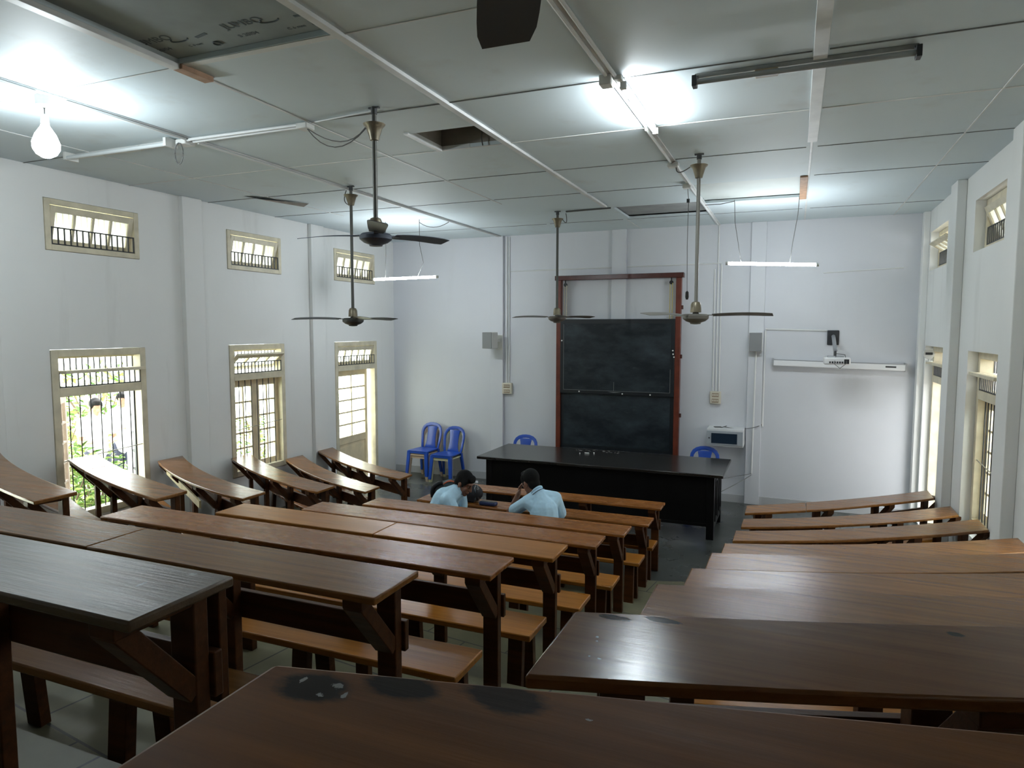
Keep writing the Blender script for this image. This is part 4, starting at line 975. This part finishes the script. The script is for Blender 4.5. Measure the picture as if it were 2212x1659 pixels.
MB().tube(bez((-3.50, 6.50, DZ+.18), (-3.42, 6.47, DZ+.26), (-3.34, 6.52, DZ+.20)), .009, 8).build('trim', ORANGE, t)
MB().tube(bez((-3.66, 6.53, DZ+.02), (-3.66, 6.47, DZ+.17), (-3.52, 6.5, DZ+.2)), .02, 8).build('strap', BAGM, t)

# ------------------------------------------------------------------ people
def skin_build(name, m, mat, parent, vox, smooth=4):
    off = parent_loc(parent); me = m.mesh(name+'_raw', off)
    o = bpy.data.objects.new('tmp', me); COL.objects.link(o)
    r = o.modifiers.new('R', 'REMESH'); r.mode = 'VOXEL'; r.voxel_size = vox
    s = o.modifiers.new('S', 'SMOOTH'); s.iterations = smooth; s.factor = .5
    dg = bpy.context.evaluated_depsgraph_get(); me2 = bpy.data.meshes.new_from_object(o.evaluated_get(dg))
    bpy.data.objects.remove(o); bpy.data.meshes.remove(me)
    me2.name = name; me2.materials.clear(); me2.materials.append(mat); me2.shade_smooth()
    o = bpy.data.objects.new(name, me2); COL.objects.link(o); o.parent = parent; return o
def hand(m, w, dirn, palm, curl=.5, side=1, s=1.):
    """w wrist, dirn along the hand, palm normal; five separate fingers"""
    w = Vector(w); d = Vector(dirn).normalized(); p = Vector(palm); p = (p-d*p.dot(d)).normalized(); a = d.cross(p)*side
    for k in (-1.2, -.4, .4, 1.2): m.capsule(w+d*.008*s, w+d*.072*s+a*.0155*s*k, .017*s, .0135*s, 8)
    for k, L in ((-1.5, .060), (-.5, .072), (.5, .078), (1.5, .070)):
        b = w+d*.080*s+a*.0165*s*k; q = b
        ang = 0
        for seg, f in enumerate((.45, .32, .23)):
            ang += curl*(.5, .8, .7)[seg]
            n = q+(d*cos(ang)+p*sin(ang))*L*f*s; m.capsule(q, n, .0088*s-.0008*seg, .0082*s-.0008*seg, 8); q = n
    b = w+d*.020*s+a*.022*s; q = b+(d*.6+a*.75+p*.25).normalized()*.042*s; m.capsule(b, q, .013*s, .011*s, 8)
    m.capsule(q, q+(d*.9+a*.2+p*.35).normalized()*.032*s, .0105*s, .0085*s, 8)
def person(loc, label, J, facing, headup, shirt, trousers, skin, vox, group=None, sleeve=.55, collar=True):
    """J: joints hip chest neck head, shoulder/elbow/wrist L R, hipL/knee/ankle L R"""
    t = thing('person', loc, label, 'person', group)
    V = {k: Vector(v) for k, v in J.items() if not k.startswith('_')}
    f = Vector(facing).normalized(); u = Vector(headup); u = (u-f*u.dot(f)).normalized(); r = f.cross(u)
    R = Matrix((r, f, u)).transposed()
    m = MB(); hd = V['head']
    m.ball(hd+u*.012-f*.012, (.073, .092, .098), 16, 12, R)                 # cranium
    m.ball(hd+f*.028-u*.055, (.056, .062, .072), 14, 10, R)               # face
    m.ball(hd+f*.062-u*.112, (.026, .024, .02), 10, 8, R)                  # chin
    m.ball(hd+f*.075+u*.018, (.05, .018, .012), 10, 8, R)                  # brow
    m.capsule(hd+f*.088-u*.0, hd+f*.107-u*.042, .008, .014, 8)             # nose
    m.ball(hd+f*.092-u*.044, (.018, .012, .010), 8, 6, R)
    m.ball(hd+f*.085-u*.074, (.024, .013, .007), 8, 6, R); m.ball(hd+f*.083-u*.086, (.021, .013, .008), 8, 6, R)
    for s in (-1, 1):
        m.ball(hd+r*.074*s-u*.028-f*.005, (.010, .02, .034), 8, 8, R)      # ears
        m.ball(hd+r*.04*s+f*.06-u*.04, (.02, .02, .022), 8, 6, R)          # cheeks
    m.capsule(V['neck']-u*.01, hd-u*.06-f*.015, .052, .05)
    ch, hp = V['chest'], V['hip']
    m.capsule(hp, ch, .115, .12); m.capsule(ch, V['neck'], .12, .055)
    for s in 'LR':
        m.capsule(V['neck']-(V['neck']-ch).normalized()*.03, V['sh'+s], .046, .05); m.capsule(ch, V['sh'+s], .10, .055)
        m.capsule(V['sh'+s], V['el'+s], .047, .037); m.capsule(V['el'+s], V['wr'+s], .037, .025)
        m.capsule(hp, V['hp'+s], .11, .095); m.capsule(V['hp'+s], V['kn'+s], .085, .055); m.capsule(V['kn'+s], V['an'+s], .055, .036)
        hd_, pl_, cu_ = J['_h'+s]; hand(m, V['wr'+s], hd_, pl_, cu_, 1 if s == 'R' else -1)
        ft = V['an'+s]+Vector(J['_foot'])*.14; m.capsule(V['an'+s]-Vector((0, 0, .03)), Vector((ft.x, ft.y, V['an'+s].z-.045)), .036, .03)
    body = skin_build('body', m, skin, t, vox)
    # hair
    h = MB(); h.ball(hd+u*.032-f*.022, (.083, .098, .092), 16, 12, R); h.ball(hd-f*.058-u*.03, (.068, .055, .068), 14, 10, R)
    h.ball(hd+f*.045+u*.078, (.062, .046, .034), 12, 8, R); h.ball(hd+f*.072+u*.062, (.05, .022, .022), 10, 8, R)
    for s in (-1, 1): h.ball(hd+r*.066*s+f*.016+u*.03, (.016, .05, .045), 10, 8, R); h.ball(hd+r*.07*s+f*.028-u*.01, (.008, .012, .03), 8, 8, R)
    skin_build('hair', h, HAIR, t, max(.007, vox), 3)
    if vox < .007:
        for s in (-1, 1):
            e = MB().ball(hd+f*.076+r*.031*s-u*.008, (.009, .008, .0035), 10, 8, R).build('eye', EYEW, t)
            MB().ball(hd+f*.0833+r*.031*s-u*.008, (.0052, .0028, .0036), 8, 6, R).build('iris', HAIR, e)
            MB().capsule(hd+f*.09+r*.014*s+u*.016, hd+f*.082+r*.048*s+u*.018, .0045, .003, 6).build('eyebrow', HAIR, t)
    # shirt
    c = MB(); c.capsule(hp+Vector((0, 0, -.02)), ch, .142, .142); c.capsule(ch, V['neck']-(V['neck']-ch).normalized()*.02, .142, .078)
    for s in 'LR':
        c.capsule(V['neck']-(V['neck']-ch).normalized()*.035, V['sh'+s], .074, .068); c.capsule(ch, V['sh'+s], .115, .068); e = V['sh'+s].lerp(V['el'+s], sleeve)
        c.capsule(V['sh'+s], e, .066, .064 if sleeve < .8 else .058)
        if sleeve > .8: c.capsule(e, V['el'+s].lerp(V['wr'+s], .08), .058, .054)
    skin_build('shirt', c, shirt, t, max(.008, vox), 4)
    if collar:
        q = (hd-V['neck']).normalized(); cc = V['neck']+q*.012; a = q.cross(f).normalized(); b = a.cross(q)
        m = MB(); m.tube([cc+(a*cos(k*pi/8)*.064+b*sin(k*pi/8)*.066)+q*(.006-.012*sin(k*pi/8)) for k in range(17)], .011, 8); m.build('collar', shirt, t)
        m = MB(); m.tube([cc-q*.018+(a*cos(k*pi/8)*.078+b*sin(k*pi/8)*.080) for k in range(17)], .003, 6); m.build('collar_piping', NAVY, t)
    g = MB(); g.capsule(hp, hp+Vector((0, 0, .03)), .135, .135)
    for s in 'LR': g.capsule(hp, V['hp'+s], .128, .108); g.capsule(V['hp'+s], V['kn'+s], .102, .07); g.capsule(V['kn'+s], V['an'+s]+Vector((0, 0, .03)), .068, .058)
    skin_build('trousers', g, trousers, t, max(.009, vox), 4)
    for s in 'LR':
        a = V['an'+s]; ft = a+Vector(J['_foot'])*.15
        m = MB(); m.capsule((a.x, a.y, a.z-.035), (ft.x, ft.y, a.z-.048), .046, .04); skin_build('shoe', m, BLACKP, t, max(.009, vox), 3)
    return t
T2 = TIER_Z[1]; BZ = T2+.425
person((-3.30, 6.2, T2), 'person in a light blue shirt leaning over the desk, face in profile to the right',
   dict(hip=(-3.44, 6.19, BZ+.125), chest=(-3.335, 6.235, BZ+.36), neck=(-3.185, 6.27, BZ+.49), head=(-3.125, 6.27, BZ+.565),
        shL=(-3.25, 6.40, BZ+.42), shR=(-3.23, 6.10, BZ+.41), elL=(-3.20, 6.38, BZ+.17), elR=(-3.12, 6.10, BZ+.20), wrL=(-3.0, 6.34, BZ+.205), wrR=(-3.0, 6.2, BZ+.19),
        hpL=(-3.36, 6.27, BZ+.11), hpR=(-3.34, 6.12, BZ+.11), knL=(-3.02, 6.47, BZ+.085), knR=(-2.96, 6.29, BZ+.085), anL=(-2.98, 6.52, T2+.09), anR=(-2.94, 6.34, T2+.09),
        _hL=((.8, -.5, 0), (0, 0, -1), .25), _hR=((.7, .6, .25), (0, 0, -1), .3), _foot=(.8, .5, 0)),
   (.86, -.16, -.47), (.47, .02, .88), SHIRT, NAVY, SKIN, .0055, 'students seated at the second desk')
person((-2.28, 6.2, T2), 'person in a light blue shirt seen from behind, hand raised to the ear',
   dict(hip=(-2.20, 6.19, BZ+.125), chest=(-2.235, 6.225, BZ+.37), neck=(-2.315, 6.255, BZ+.535), head=(-2.405, 6.285, BZ+.64),
        shL=(-2.40, 6.21, BZ+.445), shR=(-2.165, 6.36, BZ+.47), elL=(-2.665, 6.375, BZ+.26), elR=(-2.12, 6.46, BZ+.235), wrL=(-2.545, 6.33, BZ+.49), wrR=(-2.30, 6.42, BZ+.17),
        hpL=(-2.27, 6.14, BZ+.11), hpR=(-2.19, 6.28, BZ+.11), knL=(-2.58, 6.33, BZ+.085), knR=(-2.42, 6.53, BZ+.085), anL=(-2.60, 6.36, T2+.09), anR=(-2.46, 6.56, T2+.09),
        _hL=((.25, -.12, 1), (1, .1, -.2), .8), _hR=((-.9, .1, 0), (0, 0, -1), .3), _foot=(-.8, .5, 0)),
   (-.80, .52, -.28), (-.22, .12, .97), SHIRT, NAVY, SKIN, .0055, 'students seated at the second desk', sleeve=.72)
GZ = -2.72
def standing(x, y, top, label, ang, armf):
    f = Vector((cos(ang), sin(ang), 0)); r = Vector((f.y, -f.x, 0)); z = GZ; H = top-GZ
    def p(a, b, h): return (x+r.x*a+f.x*b, y+r.y*a+f.y*b, z+H*h)
    person((x, y, GZ), label, dict(hip=p(0, 0, .53), chest=p(0, .01, .73), neck=p(0, 0, .84), head=p(0, .02, .925), shL=p(-.18, 0, .80), shR=p(.18, 0, .80),
        elL=p(-.23, .06, .63), elR=p(.23, .05, .63), wrL=p(-.12, .27, .63+armf), wrR=p(.14, .27, .63+armf*.6), hpL=p(-.085, 0, .5), hpR=p(.085, 0, .5), knL=p(-.09, .02, .28), knR=p(.1, .04, .28), anL=p(-.09, -.02, .055), anR=p(.1, 0, .055),
        _hL=(tuple(f*.9-r*-.3), (0, 0, -1), .4), _hR=(tuple(f*.9-r*.3), (0, 0, -1), .4), _foot=tuple(f)), tuple(f+Vector((0, 0, -.25))), (0, 0, 1), SHIRTW, NAVY, SKIN2, .011, 'people standing outside', collar=False)
standing(-9.35, 6.76, -1.0, 'person in a white shirt standing outside, left one seen through the open window', RAD(-20), .02)
standing(-9.55, 7.37, -.95, 'taller person in white shirt and dark trousers outside, right one seen through the open window', RAD(-60), .06)

# ------------------------------------------------------------------ outdoors
struct(MB().box(ROOM_L-30, ROOM_L-.37, ROOM_B-14, ROOM_F+25, GZ-.1, GZ).build('ground_left', GRASS)); struct(MB().box(ROOM_R+.37, ROOM_R+20, ROOM_B-10, ROOM_F+20, GZ-.1, GZ).build('ground_right', plain('paved yard', (.62, .61, .58), .9)))
def shrub(x, y, h, w, label, mats, n, seed, ls=.11):
    rnd = random.Random(seed); t = thing('shrub', (x, y, GZ), label, 'shrub', 'shrubs outside the windows')
    st = MB()
    for k in range(7):
        a = rnd.uniform(0, 2*pi); b = rnd.uniform(.3, .9)*w
        st.tube([(x, y, GZ), (x+b*.4*cos(a), y+b*.4*sin(a), GZ+h*.5), (x+b*cos(a), y+b*sin(a), GZ+h*.9)], [.018, .012, .005], 5)
    st.build('stems', STEM, t)
    for mi, mat in enumerate(mats):
        m = MB()
        for k in range(n//len(mats)):
            a = rnd.uniform(0, 2*pi); rr = w*math.sqrt(rnd.random()); hh = h*(.12+.88*rnd.random())*(1-.25*(rr/w)**2)
            c = Vector((x+rr*cos(a), y+rr*sin(a), GZ+hh)); d = Vector((cos(a)+rnd.uniform(-.8, .8), sin(a)+rnd.uniform(-.8, .8), rnd.uniform(-.7, .6))).normalized()
            s = d.cross(Vector((rnd.uniform(-.4, .4), rnd.uniform(-.4, .4), 1))).normalized(); L = ls*rnd.uniform(.7, 1.4); q = L*.22
            nz = d.cross(s)*.15*L
            m.add([c, c+d*L*.5+s*q-nz, c+d*L, c+d*L*.5-s*q-nz, c+d*L*.5+nz*.2], [(0, 1, 4), (1, 2, 4), (2, 3, 4), (3, 0, 4)])
        o = m.build('foliage', mat, t, smooth=False)
SG = [LEAFG, LEAFY]
shrub(-7.75, 5.15, 1.45, .42, 'leafy bush close outside the open barred window, left part', SG, 700, 1)
shrub(-8.0, 5.75, 1.2, .42, 'leafy bush close outside the open barred window, right part', SG, 600, 2)
shrub(-7.72, 5.55, .72, .3, 'low leafy plant under the open barred window', SG, 350, 3)
shrub(-10.6, 7.0, 1.5, .7, 'yellow green bush behind the people standing outside', [LEAFY, LEAFG], 500, 4, .14)
shrub(-12.2, 8.9, 2.1, 1.0, 'large bush far outside the open barred window', SG, 600, 5, .2)
shrub(-8.6, 9.2, 1.3, .5, 'bush outside the closed casement window', SG, 500, 6)
shrub(-9.4, 11.2, 1.0, .6, 'bush beyond the casement window, farther along the wall', SG, 500, 7)
shrub(-9.4, 13.2, 1.3, .6, 'bush outside the left side door', SG, 400, 8)
pv = thing('garden_shelter', (-13.6, 10, GZ), 'pale garden shelter with railings across the lawn', 'shelter')
for y in (6.2, 8.6, 11., 13.4): MB().box(-13.7, -13.5, y-.09, y+.09, GZ, .1).build('post', PALEB, pv)
MB().box(-15.5, -13.2, 5.4, 15, .1, .32).build('roof', plain('shelter roof', (.4, .4, .42), .8), pv)
m = MB()
for y in (6.3+.24*k for k in range(30)): m.box(-13.62, -13.58, y-.02, y+.02, GZ+.1, GZ+1.0)
m.box(-13.63, -13.57, 6.2, 13.4, GZ+.98, GZ+1.05); m.box(-13.63, -13.57, 6.2, 13.4, GZ+.5, GZ+.55); m.build('railing', plain('grey railing', (.3, .31, .33), .6), pv)
tag(MB().box(-8.35, -8.05, 12.05, 12.4, GZ, .6).build('pillar', PINK, bevel=.01), 'dull pink pillar outside the left side door', 'pillar')
bo = thing('building', (5.2, 8, GZ), 'pale building with red brown base across the yard at right', 'building')
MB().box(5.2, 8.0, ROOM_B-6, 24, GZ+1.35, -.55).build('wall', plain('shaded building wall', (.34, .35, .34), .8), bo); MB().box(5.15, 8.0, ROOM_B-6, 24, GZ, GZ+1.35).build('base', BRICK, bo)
# meter on the shelf of the right door's sash
t = thing('electric_meter', (ROOM_R+.0, 10.2, -.42), 'round white meter with a dark display above the right door', 'meter')
MB().lathe([(.01, -.03), (.062, -.028), (.066, 0), (.06, .022), (.02, .026)], (1.60, 10.14, -.315), 20, 'Y').build('case', PLASTW, t)
MB().box(1.56, 1.64, 10.105, 10.113, -.325, -.295).build('display', BLACKP, t)
m = MB(); m.tube([(1.61, 10.15, -.375), (1.61, 10.15, -.405)], .01, 8); m.tube([(1.61, 10.15, -.402), (1.61, 10.15, -.416)], .04, 12); m.build('stand', PLASTW, t)

# ------------------------------------------------------------------ light
w = bpy.data.worlds.new('overcast sky'); SC.world = w; w.use_nodes = True
bg = w.node_tree.nodes['Background']; bg.inputs['Color'].default_value = (.93, .98, 1., 1); bg.inputs['Strength'].default_value = 7.
sl = bpy.data.lights.new('sun', 'SUN'); sl.energy = 14; sl.angle = RAD(6); sl.color = (1., .96, .88); so = bpy.data.objects.new('sun', sl); COL.objects.link(so); so.rotation_euler = (RAD(-38), 0, 0)
SC.view_settings.view_transform = 'Standard'; SC.view_settings.look = 'None'; SC.view_settings.exposure = .72; SC.view_settings.gamma = 1.
SC.cycles.max_bounces = 10; SC.cycles.diffuse_bounces = 6; SC.cycles.glossy_bounces = 4; SC.cycles.transparent_max_bounces = 16
SC.cycles.caustics_reflective = False; SC.cycles.caustics_refractive = False; SC.cycles.sample_clamp_indirect = 6
SC.cycles.use_denoising = True
